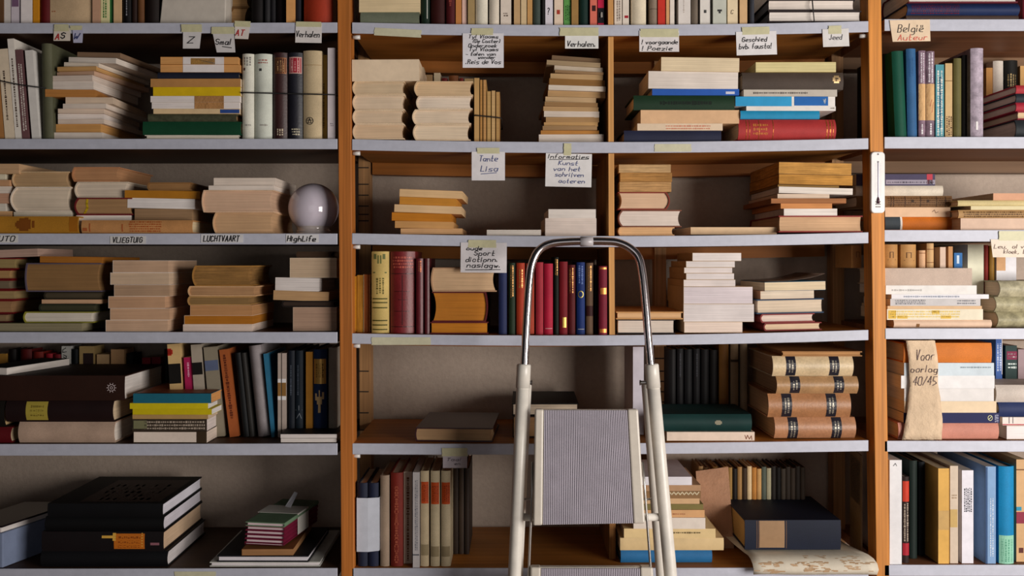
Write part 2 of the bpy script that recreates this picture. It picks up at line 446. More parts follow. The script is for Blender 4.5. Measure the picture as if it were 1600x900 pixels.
# dark notches across the rear posts
mb = MB()
for (a, b) in back_posts[:1] + back_posts[2:]:
    for py in (288, 322, 345, 580, 612, 645, 672, 560 if a > 900 else 262, 596 if a > 900 else 305, 628 if a > 900 else 335):
        p = P(a + 9, py, .2545); mb.box((p.x - .0115, .254, p.z - .0012), (p.x + .0115, .2556, p.z + .0012))
o = mb.build('notch', mat('ink', '1A0E08'), bc); o.location = (0, -.15, 0); o['kind'] = 'stuff'
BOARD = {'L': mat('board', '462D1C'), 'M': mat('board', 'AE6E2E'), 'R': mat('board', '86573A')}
for (bay, rw), (x0, x1, yl, ym, yr, th) in SH.items():
    s = S(); n = 16; thw = th / 800.0
    def seg(a, b, ya, yb2, dz0, dz1, name, m, par, bev=0):
        mb = MB(); vs_ = []; fs = []
        for i in range(n + 1):
            x = ((a + (b - a) * i / n) - HX) * s; z = shelf_z(bay, rw, x)
            vs_ += [(x, ya, z + dz1), (x, yb2, z + dz1), (x, yb2, z + dz0), (x, ya, z + dz0)]
        for i in range(n):
            for k in range(4):
                p = 4*i+k; q = 4*i+(k+1) % 4; fs.append((p, q, q+4, p+4))
        fs += [(0, 3, 2, 1), tuple(4*n + k for k in range(4))]
        mb.add(vs_, [f[::-1] for f in fs]); o = mb.build(name, m, par)
        if bev: bevel(o, bev)
        return o
    # shelf ends run between the posts; behind the front posts the board is notched back
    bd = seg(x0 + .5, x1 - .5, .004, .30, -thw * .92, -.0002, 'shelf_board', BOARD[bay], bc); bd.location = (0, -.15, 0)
    seg(x0, x1, .0, .0039, -thw, .0002, 'edge_strip', mat('paint', 'BABCCA'), bd, .0008)
    if bay in 'MR' and rw < 5:
        bt = seg(x0 + 2, x1 - 2, .262, .299, -thw * .92 - .026, -thw * .93, 'batten', mat('board', 'A0622A' if bay == 'M' else '76583E'), bd)
    for ex in (x0 + 8, x1 - 8):       # shelf pins
        if bay != 'M' or ex > 900 and rw != 0: continue
        mb = MB(); p = P(ex, 0, .012); z = shelf_z(bay, rw, p.x) - thw
        mb.tube([(p.x - .008, .012, z - .005), (p.x + .006, .012, z - .005)], .0042, 10)
        mb.build('shelf_pin', mat('enamel', 'D8D4D0'), bd, smooth=True)
# vertical dividers in the middle bay
def divider(rt, rb, a, b, wpx, y0=.006, y1=.29, colr='D29A5C'):
    s = S(y0); mb = MB()
    xt, xb = (a - HX) * s, (b - HX) * s; w_ = wpx * s
    zt = (shelf_z('M', rt, xt) - 17 / 800 - .0002) if rt is not None else 1.98
    zb_ = shelf_z('M', rb, xb) + .0002
    mb.hexa([(xb, y0, zb_), (xb+w_, y0, zb_), (xb+w_, y1, zb_), (xb, y1, zb_), (xt, y0, zt), (xt+w_, y0, zt), (xt+w_, y1, zt), (xt, y1, zt)])
    o = mb.build('divider_board', mat('wood', colr), bc); o.location = (0, -.15, 0); bevel(o, .0006)
divider(None, 0, 948.5, 950, 8.5); divider(0, 1, 950, 950.5, 8.5); divider(1, 2, 950.5, 951, 9); divider(2, 3, 951, 952, 9)
divider(4, 5, 952, 952, 10, .06, .28, 'A87440')
# ---------------------------------------------------------------- row above the top shelf
W_, CR, TN = 'E6DDD6', 'E3CDB2', 'C99F72'
def lett(c, *a): return ('spine_lettering', c, 'marks', a)
def band(c, *a): return ('spine_band', c, 'rect', a)
def labl(c, *a): return ('title_label', c, 'rect', a)
TOPY = -110
row('top shelf above A and W notes', 'L', 0, [
 (-8, 5, -95, 'pF', '6B4A30', TN, 'brown paperback'),
 (6, 16, -100, 'pF', 'E0D6D0', W_, 'narrow white paperback'),
 (17, 30, -98, 'pF', 'D8CDD6', W_, 'white book with lilac patch', {'deco': [labl('7A5C78', 18, 0, 29, 11)]}),
 (32, 50, -92, 'pF', 'EDE4E2', W_, 'wide white paperback'),
 (51, 60, -88, 'pF', 'D08A1E', TN, 'yellow orange book'),
 (61, 76, -96, 'hF', '5A0F12', TN, 'dark red hardback'),
 (77, 143, -100, 'hF', 'CDB08C', TN, 'very wide tan cloth book', {'bulge': .004, 'deco': [lett('B0603A', 80, 16, 88, 19, 1)]}),
 (144, 156, -90, 'pF', 'C79C80', CR, 'pinkish tan paperback'),
 (157, 170, -97, 'pF', 'E4DAA6', CR, 'pale yellow book with green lettering', {'deco': [lett('3E7A3A', 160, -80, 167, 30, 2)]}),
 (171, 176, -92, 'pF', '2E6A3A', CR, 'thin green book'),
 (177, 189, -98, 'pF', 'D9B488', CR, 'sand coloured book'),
 (190, 204, -88, 'hF', '0C0A0C', TN, 'black hardback', {'deco': [lett('8A8A90', 196, -60, 199, 25, 1)]}),
 (205, 213, -93, 'hF', '2C1A14', TN, 'narrow dark brown hardback'),
 (214, 224, -95, 'hF', '6B4426', TN, 'mid brown hardback'),
 (226, 247, -90, 'hF', '1A100E', TN, 'blackish brown hardback')], dy=.02)
# big pale box
bx = thing('storage_box', 'large pale grey cardboard box standing on the left top shelf', 'box', (P(304, 35, .02).x, .02, shelf_z('L', 0, P(304, 35, .02).x) + .0002))
mb = MB(); s = S(.02); mb.hexa([(-55*s,0,0),(48*s,0,0),(48*s,.2,0),(-55*s,.2,0),(-40*s,.004,.2),(51*s,.004,.2),(51*s,.2,.2),(-40*s,.2,.2)])
bevel(mb.build('box_body', mat('paper', 'C6BDB2'), bx), .002)
mb = MB(); mb.box((-42*s, .001, .2002), (52*s, .203, .222)); bevel(mb.build('box_lid', mat('paper', 'BFB5AA'), bx), .002)
stack('beside pale grey box', 'L', 0, [
 (357, 388, 11, 'hL', '7A5630', 'B48C5E', 'brown pocket book'),
 (355, 390, -10, 'hL', '84603A', 'B48C5E', 'brown pocket book with tan pages')], dy=.06)
row('top shelf, beside large pale box', 'L', 0, [
 (392, 411, -85, 'hF', '120C0C', TN, 'black book'),
 (413, 421, -90, 'hF', '2B2A2C', TN, 'dark grey book'),
 (422, 430, -86, 'hF', '1E1C20', TN, 'charcoal book'),
 (431, 446, -92, 'hF', '191012', TN, 'dark book with brown trim'),
 (447, 459, -90, 'pF', 'DDA264', TN, 'peach orange book', {'dy': .008}),
 (460, 470, -84, 'hF', '10121E', TN, 'blue black book'),
 (473, 519, -92, 'hF', 'A3341C', TN, 'broad orange red book', {'dy': .01, 'bulge': .012}),
 (520, 527, -80, 'pF', '6E4428', TN, 'thin brown book')], dy=.02)
# middle bay
stack('at post end of middle top shelf', 'M', 0, [
 (563, 655, 19, 'hF', '6E7462', CR, 'thick grey green book', {'bulge': .002}),
 (561, 656, -8, 'pB', 'D8C79C', 'E2CBA2', 'broad cream book')], dy=.006, jit=.4)
row('top shelf, before its divider', 'M', 0, [
 (658, 671, -95, 'hF', '10241A', CR, 'dark green book', {'deco': [band('D8D8D0', 667, -80, 668, 30)]}),
 (673, 696, -105, 'hF', '38100E', TN, 'dark maroon book'),
 (697, 711, -100, 'hF', '4E1418', TN, 'maroon book with faint lettering', {'deco': [lett('8A4038', 700, -60, 707, 10, 1)]}),
 (712, 721, -92, 'pF', 'C88448', TN, 'orange tan book'),
 (722, 730, -96, 'pF', 'DDBBAE', CR, 'pale pink book'),
 (731, 742, -94, 'pF', 'A98F62', CR, 'khaki book'),
 (743, 762, -102, 'hF', 'DDD6C4', CR, 'wide off-white book'),
 (764, 780, -100, 'hF', 'E2D6C4', CR, 'cream book'),
 (782, 799, -98, 'pF', 'E2D4C6', CR, 'cream book with small dark lines', {'deco': [lett('6A5A50', 786, 20, 794, 27, 2)]}),
 (803, 813, -97, 'pF', 'C9A476', CR, 'tan paperback'),
 (814, 823, -93, 'pF', 'D8BE94', CR, 'cream brown paperback'),
 (824, 832, -95, 'pF', 'C89A60', CR, 'caramel paperback'),
 (833, 845, -99, 'hF', '3E4A44', CR, 'slate green book'),
 (846, 851, -96, 'hF', '101010', CR, 'thin black book'),
 (852, 864, -92, 'pF', 'E3DDE6', W_, 'white book with handwritten question mark', {'deco': [('handwriting', 'ink:1A1820', 'line', (write('?', 855, 22, 9, 5), 1.0))]}),
 (866, 880, -95, 'pF', 'EAD3BC', CR, 'cream book with red mark', {'deco': [labl('B04030', 870, 16, 875, 23)]}),
 (881, 892, -98, 'pF', '5E9A50', CR, 'light green book', {'deco': [lett('2C5A2C', 883, 8, 891, 34, 3)]}),
 (893, 904, -93, 'pF', 'A07C48', TN, 'brown cloth book'),
 (905, 919, -99, 'hF', '0C2A24', TN, 'dark bottle green book'),
 (922, 933, -96, 'pF', 'D8705E', CR, 'coral red book', {'deco': [labl('3A1A1A', 925, 9, 931, 18)]}),
 (934, 944, -94, 'pF', 'C01C44', CR, 'magenta book with black foot', {'deco': [labl('16141A', 934, 13, 944, 37), labl('CFC8C0', 936, 20, 942, 28)]})], dy=.012)
row('top shelf, beyond its divider', 'M', 0, [
 (960, 972, -96, 'pF', 'DDD0C2', CR, 'cream paperback', {'deco': [lett('8A7A70', 963, 0, 970, 34, 2)]}),
 (973, 983, -92, 'pF', 'E4D8CA', CR, 'cream paperback with red stamp', {'deco': [labl('A82030', 976, 25, 982, 29)]}),
 (987, 1010, -100, 'hF', 'E6D8BE', CR, 'wide ivory book'),
 (1015, 1027, -95, 'hF', '8A7868', CR, 'grey brown book', {'deco': [band('5C4C40', 1015, 14, 1027, 15)]}),
 (1028, 1040, -97, 'pF', 'CC3428', CR, 'bright red book'),
 (1041, 1046, -93, 'pF', 'D9A270', CR, 'thin orange tan book'),
 (1047, 1054, -95, 'pF', 'E8DCD0', W_, 'thin white book'),
 (1060, 1079, -99, 'pF', 'E2DAD4', W_, 'wide white book', {'deco': [lett('C0B4AC', 1067, -50, 1070, 20, 1)]}),
 (1081, 1091, -97, 'hF', '6E6256', CR, 'grey book'),
 (1094, 1110, -94, 'pF', 'DFD9D2', W_, 'white book with tiny emblem', {'deco': [('emblem', 'ink:3A3A3A', 'rect', (1100, 16, 1104, 21))]}),
 (1114, 1135, -97, 'pF', 'C4C6BA', W_, 'pale grey green book with emblem', {'deco': [('emblem', 'ink:2A2A2A', 'rect', [(1121, 15, 1128, 18), (1123, 18, 1126, 21)])]}),
 (1137, 1153, -92, 'pF', 'E4D0AE', CR, 'cream book with curled initial', {'deco': [('emblem', 'ink:5A4A3A', 'line', (write('C', 1142, 22, 6, 5), .8))]}),
 (1156, 1168, -90, 'pF', 'D4AE80', CR, 'tan book'),
 (1172, 1179, -84, 'hF', '32343C', CR, 'slate book')], dy=.012)
zt_ = stack('in cord-tied pair, top shelf', 'M', 0, [
 (1201, 1346, 17, 'hB', '2A1E1E', 'E6DCD4', 'white book with dark cover', {'depth': .16}),
 (1200, 1336, -1, 'hB', '2A2020', 'E2D6CC', 'white book with paler pages', {'depth': .15})], dy=.01, jit=.2)
# right bay
stack('in stack above Belgie note', 'R', 0, [
 (1416, 1592, 24, 'hF', '4A3A34', CR, 'thin brown grey book'),
 (1418, 1594, 4, 'hF', '1C2C54', CR, 'navy blue book with dark red titling', {'bulge': .009, 'deco': [('title_label', '5C1E38', 'marks', (1424, 6, 1500, 22, 5))]}),
 (1420, 1590, -24, 'hB', '6A2430', 'E8E0D8', 'white paged book')], dy=.012, jit=.4)
row('beside navy book above Belgie note', 'R', 0, [
 (1600, 1618, -95, 'hF', '6A1C2A', CR, 'dark red hardback')], dy=.02)

# ---------------------------------------------------------------- second row, left bay
row('in leaning row under A and W notes', 'L', 1, [
 (-6, 7, 95, 'pF', 'B07A46', CR, 'orange brown book', {'lean': -4.6, 'yaw': 0}),
 (8, 23, 77, 'pF', 'DFCDB4', CR, 'cream paperback', {'lean': -4.6, 'yaw': 0, 'deco': [lett('4A3A30', 12, 110, 17, 190, 1)]}),
 (24, 34, 61, 'pF', 'E4DCD2', CR, 'tall white paperback', {'lean': -4.6, 'yaw': 0, 'deco': [lett('5A4A40', 27, 90, 31, 200, 1)]}),
 (35, 45.5, 78, 'pF', '6E4C4E', CR, 'mauve brown paperback with pale lettering', {'lean': -4.6, 'yaw': 0, 'deco': [lett('D8CCC4', 37, 100, 44, 205, 2)]}),
 (50, 62, 79, 'pF', 'DDD8D2', CR, 'white paperback', {'lean': -4.6, 'yaw': 0}),
 (66, 82, 68, 'hF', '5C5C46', 'C8B890', 'large dark olive hardback', {'lean': -1, 'depth': .2})], dy=.012, jit=0)
zz = []
for i, (x0, x1, yt, cv, ds, k) in enumerate([
 (84, 160, 207, 'E2D4C8', 'white booklet', 0), (87, 158, 194, 'D09A5A', 'tan orange booklet', 0), (90, 163, 186, 'E0CCBC', 'cream booklet', 1),
 (91, 162, 178, 'E6DAD2', 'off-white booklet', 0), (91, 162, 170, 'DDC6B2', 'beige booklet', -2), (98, 166, 162, 'E2D2C4', 'pale booklet', 2), (103, 176, 152, 'D8C0A8', 'fawn booklet', 0),
 (72, 148, 140, 'B47A3E', 'brown orange booklet', -3), (77, 147, 127, 'E4D6CA', 'white booklet', 3), (78, 146, 118, 'DCCABC', 'light booklet', 6),
 (86, 150, 112, 'C8A48A', 'pinkish booklet', 8), (88, 152, 104, 'C79A62', 'tan booklet', 5), (98, 156, 98, 'E2D2C0', 'cream booklet with worn edge', 7),
 (104, 184, 90, 'E6DACE', 'slanted white booklet', 9), (118, 190, 82, '8A6E56', 'grey brown booklet', 10)]):
    zz.append((x0, x1, yt, 'pL', cv, cv, ds, {'yaw': -k * .9 + R.uniform(-3, 3), 'tilt': 0 if i < 12 else 3, 'depth': .2, 'dy': .012 + R.uniform(0, .014)}))
stack('in messy pile under A note', 'L', 1, zz, name='booklet', cat='booklet')
BLS = 'under Z and Smal notes'
stack('in pile ' + BLS, 'L', 1, [
 (225, 374, 211, 'hB', 'D8CFC0', 'E4DACB', 'white book'),
 (223, 376, 190, 'hF', '0E4028', 'DDD0B8', 'dark green hardback', {'bulge': .002}),
 (231, 369, 178, 'hF', 'marble:4A4A38', TN, 'green black mottled book'),
 (240, 374, 170, 'pF', 'D9BC92', CR, 'cream book with blue end', {'deco': [labl('2C4A8C', 344, 171, 374, 177)]}),
 (237, 374, 160, 'pB', 'DDD4CC', 'E8DEDA', 'thin white book with brown wrapper', {'deco': [('wrapper', 'kraft:B08050', 'rect', (304, 160, 350, 170))]}),
 (235, 375, 150, 'pB', 'DDD4CC', 'E8DEDA', 'thin white book with brown tape', {'deco': [('wrapper', 'kraft:B08050', 'rect', (304, 150, 350, 160))]}),
 (239, 376, 136, 'pF', 'D8B416', CR, 'bright yellow book'),
 (235, 376, 123, 'pF', 'B8854E', CR, 'tan brown book'),
 (246, 373, 113, 'hF', '1C2030', CR, 'dark navy book'),
 (251, 375, 101, 'pB', 'B07A40', 'D69C5E', 'orange tan book in white paper sleeve', {'deco': [('sleeve', 'E2DAD8', 'rect', (286, 101, 350, 113))]}),
 (251, 372, 89, 'pB', 'B07A40', 'D69C5E', 'orange tan book with brown label on sleeve', {'deco': [('sleeve', 'E2DAD8', 'rect', (286, 89, 350, 101)), ('label_patch', 'kraft:B88A48', 'rect', (298, 91, 336, 101))]})], dy=.01, jit=.6)
row('in cord-tied row under Verhalen note', 'L', 1, [
 (378, 396, 84, 'hF', 'DEDCCE', CR, 'ivory book with black dot', {'deco': [lett('8A8480', 380, 88, 393, 103, 3), ('emblem', 'ink:4A2A30', 'rect', (380, 106, 383, 110)), lett('A8A49C', 382, 193, 392, 198, 1)]}),
 (397, 424, 84, 'hF', 'D2D6CA', CR, 'greenish white book', {'deco': [lett('A86A60', 402, 92, 418, 100, 2), ('emblem', 'ink:3A3A3A', 'rect', (405, 107, 409, 111)), lett('A8A49C', 405, 193, 418, 198, 1)]}),
 (426, 448, 82, 'hF', 'leather:3A1E1E', CR, 'dark maroon hardback with brown label', {'deco': [labl('foil:8C5A38', 429, 90, 447, 115), labl('4A2A1E', 430, 91.5, 446, 113.5), lett('B89060', 432, 94, 445, 112, 3), lett('C8B8A0', 432, 200, 443, 212, 3)]}),
 (449, 472, 82, 'hF', 'leather:20202A', CR, 'black hardback with red label', {'deco': [labl('C8A098', 451, 89, 471, 115), labl('A02434', 452, 90.5, 470, 113.5), lett('D89898', 454, 94, 468, 112, 3), lett('C8C0A8', 455, 200, 468, 212, 3)]}),
 (473, 502, 79, 'hF', 'C9B490', CR, 'beige hardback with round emblem', {'bulge': .006, 'deco': [('emblem', 'ink:2A2420', 'line', ([[(484 + 5.5*math.cos(a*.4), 189 + 5.5*math.sin(a*.4)) for a in range(17)], [(484, 185), (481.5, 192), (486.5, 192), (484, 185)], [(480, 188), (488, 188)]], 1.0)), band('A88C64', 474, 101, 502, 102)]}),
 (503, 511, 86, 'pF', 'B08C3E', CR, 'mustard tan book', {'dy': .03, 'deco': [lett('6A5020', 504, 130, 508, 200, 1)]}),
 (512, 524, 75, 'pF', 'D6CCD0', CR, 'pale lilac book', {'deco': [lett('8A8088', 515, 192, 521, 198, 2)]})], dy=.012, jit=.3)
# ---------------------------------------------------------------- second row, middle bay
stack('in stack against post, second shelf', 'M', 1, [
 (546, 632, 194, 'hL', 'E2C8A8', 'DDBE9C', 'fat cream book'), (547, 630, 172, 'hL', 'E2C8A8', 'E0C6A8', 'fat cream book with lighter pages'),
 (546, 632, 148, 'hL', 'E2C8A8', 'E4CCB0', 'thick cream book'), (544, 632, 127, 'hL', 'E0C4A0', 'DEC4A2', 'thick tan cream book'),
 (543, 655, 93, 'pF', 'E4CDB0', 'E0C6A6', 'largest pale cream volume', {'yaw': .4, 'tilt': -.4})], dy=.008, jit=.5)
stack('in stack beside upright tan books', 'M', 1, [
 (645, 735, 194, 'hL', 'E2C8A8', 'E6D0B4', 'fat pale cream book'), (644, 736, 171, 'hL', 'E2C8A8', 'E6D0B6', 'fat cream book'),
 (650, 738, 150, 'hL', 'E4CEB4', 'EAD8C4', 'whitest cream book'), (647, 739, 127, 'hL', 'DDBE96', 'DEBE96', 'tan cream book')], dy=.008, jit=.5)
row('beside stacked cream books', 'M', 1, [
 (741, 749, 122, 'pB', 'B08A56', 'C8A068', 'tan edged book'), (750, 754, 124, 'pB', '8A6030', 'B8884C', 'narrow brown edged book'),
 (755, 760, 124, 'pB', 'A07840', 'C0905A', 'thin amber edged book'), (761, 767, 142, 'pB', 'B0884E', 'C09A62', 'short tan edged book'),
 (768, 774, 141, 'pB', 'A87C44', 'C8A472', 'short pale edged book'), (775, 781, 143, 'pB', '94683A', 'B8905A', 'short brown edged book')], dy=.02, jit=.3)
zq = shelf_z('M', 1, -.06)
row('behind stacked cream books near wall', 'M', 1, [
 (652, 662, 104, 'pF', 'C8B894', CR, 'pale yellow book'), (664, 676, 116, 'pF', 'B09068', CR, 'brown paperback'), (678, 688, 113, 'pF', 'D8C8A8', CR, 'cream paperback'),
 (690, 699, 121, 'hF', '6A1E20', CR, 'dark red book'), (701, 716, 117, 'hF', '7A4A2A', CR, 'reddish brown book'), (718, 724, 121, 'hF', '7A2420', CR, 'rust red book'), (726, 740, 122, 'pF', 'B89A6A', CR, 'straw coloured book')],
 dy=.2, depth=.05)
mg = []
for i, (x0, x1, yt, cv, ds, tl) in enumerate([
 (842, 943, 210, 'DDD0C4', 'whitish journal', 0), (845, 936, 204, 'B88040', 'orange brown journal', 0), (848, 933, 197, 'A4825C', 'brown journal', 0), (850, 934, 191, 'C49A66', 'tan journal', 0),
 (853, 936, 183, 'B08A5E', 'dull brown journal', 0), (850, 936, 174, 'DDCDBE', 'pale journal', 1), (849, 935, 167, 'BE9A6E', 'fawn journal', 1), (851, 934, 160, '9C7850', 'dark tan journal', 1), (852, 931, 152, 'C8A880', 'beige journal', 2),
 (856, 946, 143, 'B89468', 'tan journal with white edge', 2), (857, 946, 134, 'E2D4C4', 'white journal', 2), (858, 945, 124, '8E6638', 'warm brown journal', 2), (860, 942, 116, 'C2A074', 'buff journal', 2), (867, 943, 111, '9A7A58', 'taupe journal', 3),
 (866, 942, 104, 'C8B8A4', 'greyish journal', 3), (854, 938, 96, 'A89070', 'khaki grey journal', 3.4), (862, 938, 89, '7A6048', 'dark brown journal', 3.8)]):
    mg.append((x0, x1, yt, 'pL', cv, cv, ds, {'tilt': tl, 'yaw': R.uniform(-2, 2.5), 'dy': .018 + R.uniform(0, .014), 'depth': .2}))
stack('in tall thin journal pile', 'M', 1, mg, name='journal', cat='journal')
stack('in stack under voorgaande note', 'M', 1, [
 (975, 1127, 204, 'hF', '23263E', CR, 'navy hardback', {'bulge': .002}),
 (996, 1129, 193, 'pF', 'E2CAAE', CR, 'cream book with faint red print', {'deco': [lett('D08A70', 1040, 195, 1110, 203, 2)]}),
 (1001, 1155, 172, 'pF', 'D9B088', 'E2C8A8', 'peach coloured book'),
 (990, 1148, 149, 'hF', '16321E', CR, 'dark green cloth book', {'bulge': .003, 'deco': [lett('08180E', 1030, 156, 1112, 166, 1)]}),
 (1019, 1155, 139, 'pF', '2458B0', CR, 'blue paperback with white tag', {'deco': [labl('C8C8D8', 1134, 143, 1148, 147)]}),
 (1013, 1153, 112, 'pB', 'E0D4C8', 'E6DAD0', 'thick white paged book', {'tilt': .8}),
 (1033, 1155, 90, 'pB', 'DCC298', 'E6D2B0', 'pale yellow cream book', {'tilt': .8})], dy=.012, jit=.5)
stack('in stack under Geschied note', 'M', 1, [
 (1154, 1307, 186, 'hF', 'A83434', CR, 'large red cloth volume', {'bulge': .009, 'deco': [('gilt_band', 'foil:B0642C', 'rect', [(1166,187,1167,217),(1171,187,1172,217),(1186,187,1187,217),(1208,187,1209,217),(1292,187,1293.5,217),(1297,187,1299,217),(1302,187,1303,217)]), lett('C07038', 1176, 192, 1200, 212, 3)]}),
 (1157, 1281, 173, 'pF', '1E88B4', CR, 'teal blue book', {'bulge': .002}),
 (1166, 1306, 166, 'pF', 'E2DCD6', W_, 'thin white book', {'deco': [lett('A09890', 1297, 167, 1304, 171, 1)]}),
 (1149, 1305, 151, 'pF', 'E6E0DA', W_, 'white book with blue spine panels', {'deco': [labl('2C98CC', 1149, 151, 1237, 166), labl('1C62AC', 1241, 151, 1294, 165), ('bird_mark', 'E8F0F4', 'rect', [(1285,155,1287,157),(1287,156,1290,160),(1289,154,1291,158),(1288,160,1290,162)])]}),
 (1162, 1308, 140, 'pF', 'BFB6AA', W_, 'grey book with printed title', {'deco': [lett('6A625C', 1175, 143, 1262, 148, 1)]}),
 (1160, 1318, 113, 'hF', '4A3E36', CR, 'dark brown book with gold badge', {'bulge': .004, 'deco': [('badge', 'foil:D0B080', 'rect', [(1303,118,1311,130),(1301,121,1313,127)]), ('badge_mark', 'ink:3A2E28', 'rect', [(1305,121,1308,127),(1308,122,1310,124)])]}),
 (1181, 1306, 97, 'pB', 'B8A468', 'DCCE98', 'pale yellow paged book', {'depth': .17})], dy=.012, jit=.5)
# ---------------------------------------------------------------- second row, right bay
row('in row under Belgie note', 'R', 1, [
 (1380, 1388, 84, 'hF', '0C0A0A', CR, 'black book in shadow', {'dy': .05}),
 (1400, 1418, 80, 'hF', '0E4C3A', CR, 'sea green cloth book', {'lean': -2.5}),
 (1419, 1434, 76, 'hF', '32608E', CR, 'blue cloth book with black top', {'lean': -1, 'deco': [lett('2A5A8C', 1422, 90, 1431, 120, 2)]}),
 (1436, 1447, 79, 'hF', 'marble:8A7080', CR, 'mottled mauve book with tan wrapper', {'deco': [lett('D8D0D8', 1438, 82, 1445, 130, 2), ('wrapper', 'kraft:D8AE7C', 'rect', (1436, 131, 1447, 188)), lett('E8E4E8', 1439, 193, 1443, 210, 1)]}),
 (1448, 1461, 80, 'hF', 'marble:7C6674', CR, 'mottled mauve volume with red writing', {'deco': [lett('D8D0D8', 1450, 82, 1459, 130, 2), ('wrapper', 'kraft:D8AE7C', 'rect', (1448, 131, 1461, 188)), ('handwriting', 'ink:A84A38', 'line', ([[(1450,160),(1456,156),(1453,166),(1459,160),(1456,176)]], .8)), lett('E8E4E8', 1452, 193, 1457, 210, 1)]}),
 (1462, 1475, 101, 'pF', '4E93A0', CR, 'teal and cream patterned book', {'deco': [('pattern', 'D8D8D0', 'marks', (1463, 110, 1474, 212, 2)), ('dark_title', '1E4A6A', 'marks', (1466, 120, 1472, 200, 1))]}),
 (1477, 1488, 99, 'pF', 'C8A878', CR, 'old tan paper book', {'deco': [lett('4A3420', 1478, 180, 1488, 212, 3), band('6A4A2A', 1477, 126, 1488, 127)]}),
 (1491, 1503, 91, 'hF', '625C34', CR, 'olive green book'),
 (1504, 1513, 86, 'hF', '14100E', CR, 'black book', {'dy': .03}),
 (1518, 1538, 75, 'hF', 'marble:B0A2B0', CR, 'tall grey lilac marbled book', {'deco': [labl('F0ECEC', 1525, 190, 1528, 203)]})], dy=.012, jit=.4)
row('behind crimson stack, second shelf', 'R', 1, [
 (1541, 1551, 105, 'pF', 'C08A4C', CR, 'tan brown book'), (1553, 1569, 95, 'hF', 'DCD2C6', CR, 'white book'),
 (1571, 1592, 94, 'hF', '14120F', CR, 'black book with gold titling', {'deco': [('gilt_title', 'foil:A08A60', 'marks', (1574, 115, 1589, 135, 4))]}), (1594, 1610, 102, 'pF', 'C89C60', CR, 'sand book')], dy=.225, depth=.035)
stack('in crimson and black stack', 'R', 1, [
 (1588, 1720, 187, 'hF', '24282C', CR, 'black hardback', {'yaw': 0}), (1590, 1725, 174, 'hB', '8A2030', 'D8BE98', 'cream paged book', {'yaw': 0}),
 (1588, 1720, 160, 'hF', 'A82838', CR, 'crimson hardback', {'yaw': 0}), (1588, 1715, 146, 'hF', '22262E', CR, 'dark slate hardback', {'yaw': 0}), (1588, 1720, 133, 'hF', 'A83038', CR, 'red hardback', {'yaw': 0})], dy=.02, depth=.2, jit=.2)
# ---------------------------------------------------------------- third row, left bay
z_och = stack('lying above AUTO label', 'L', 2, [
 (-40, 122, 338, 'hF', 'B07A26', CR, 'ochre book with brown ornament', {'bulge': .003, 'yaw': 0, 'deco': [('ornament', '7A4412', 'rect', [(24,348,26,354),(26,345,30,357),(30,341,38,361),(38,340,44,361),(44,343,48,358),(50,345,54,356)]), band('9A5E14', 108, 339, 121, 362)]})], dy=.006)
z_tan = stack('lying above VLIEGTUIG label', 'L', 2, [
 (127, 300, 344, 'hF', 'C08A56', 'E0C8A0', 'tan book with red brown ornaments', {'bulge': .004, 'yaw': 0, 'deco': [('ornament', 'A8562A', 'marks', (201, 345, 252, 363, 5)), ('ornament', 'A85A30', 'rect', [(139,349,141,362),(129,356,136,361),(190,350,192,362)])]})], dy=.006)
stack('in cut-off stack above AUTO label', 'L', 2, [
 (-70, 18, 330, 'pL', 'D8B488', 'D8A878', 'tan paperback'), (-70, 9, 318, 'pL', 'E0D4C4', 'E4DACC', 'off-white paperback'), (-70, 14, 302, 'pL', 'C89A80', 'CC9C80', 'pinkish brown paperback'),
 (-70, 17, 291, 'pL', 'E4D8CC', 'E6D8CA', 'white paperback'), (-75, 15, 281, 'pL', 'C89870', 'CA9A72', 'light brown paperback'), (-75, 8, 272, 'pL', 'DDD4B8', 'E0D6BC', 'pale paperback'), (-60, 30, 256, 'pL', 'BE9A72', 'C8A27C', 'brown paged paperback')], dy=.03, zbase=z_och)
stack('in fat stack above AUTO label', 'L', 2, [
 (20, 112, 331, 'pL', 'D8CDB8', 'DDD2BE', 'grey white paperback'), (16, 110, 292, 'hL', 'E0D0BE', 'D6C4AE', 'very thick cream book', {'bulge': .012}), (18, 108, 268, 'hL', 'CDAE86', 'BC9A72', 'thick tan book', {'bulge': .006})], dy=.03, zbase=z_och)
stack('in stack with yellow ribbon marker', 'L', 2, [
 (118, 204, 336, 'pL', 'A83030', 'E6DCD2', 'thin white paged book'), (116, 206, 309, 'hL', '6A1A1E', 'A8825A', 'brown paged book with ribbon', {'deco': [('ribbon_marker', 'C0A01C', 'line', ([[(136, 309), (135, 318), (136, 325), (133, 331), (131, 335)]], 3.4))]}),
 (116, 200, 284, 'hL', 'D8C6B0', 'DAC8B4', 'cream paged book'), (112, 186, 261, 'hL', 'B98058', 'B98860', 'light brown book', {'bulge': .005})], dy=.03, zbase=z_tan)
stack('in stack above VLIEGTUIG label', 'L', 2, [
 (210, 300, 326, 'pL', '8A6A4C', '9A7A5A', 'grey brown paperback'), (199, 304, 310, 'pL', 'E2DAD2', 'E6DEDA', 'white paged book', {'tilt': 1.2}),
 (195, 312, 298, 'pF', 'B0741E', 'B0741E', 'ochre softcover', {'tilt': .8}), (230, 298, 285, 'hL', '8A6238', '966E44', 'small brown book')], dy=.03, zbase=z_tan)
stack('in stack beside glass globe', 'L', 2, [
 (332, 428, 332, 'hL', 'D0A880', 'C8A17A', 'light brown book', {'bulge': .006}), (315, 427, 297, 'hL', 'DDB898', 'D2AE92', 'very thick pinkish book', {'bulge': .004}),
 (326, 428, 290, 'pL', 'E2D4C6', 'E4D6CA', 'thin white book'), (334, 430, 278, 'pL', 'E0D0C0', 'E0D0C2', 'cream paged book')], dy=.012)
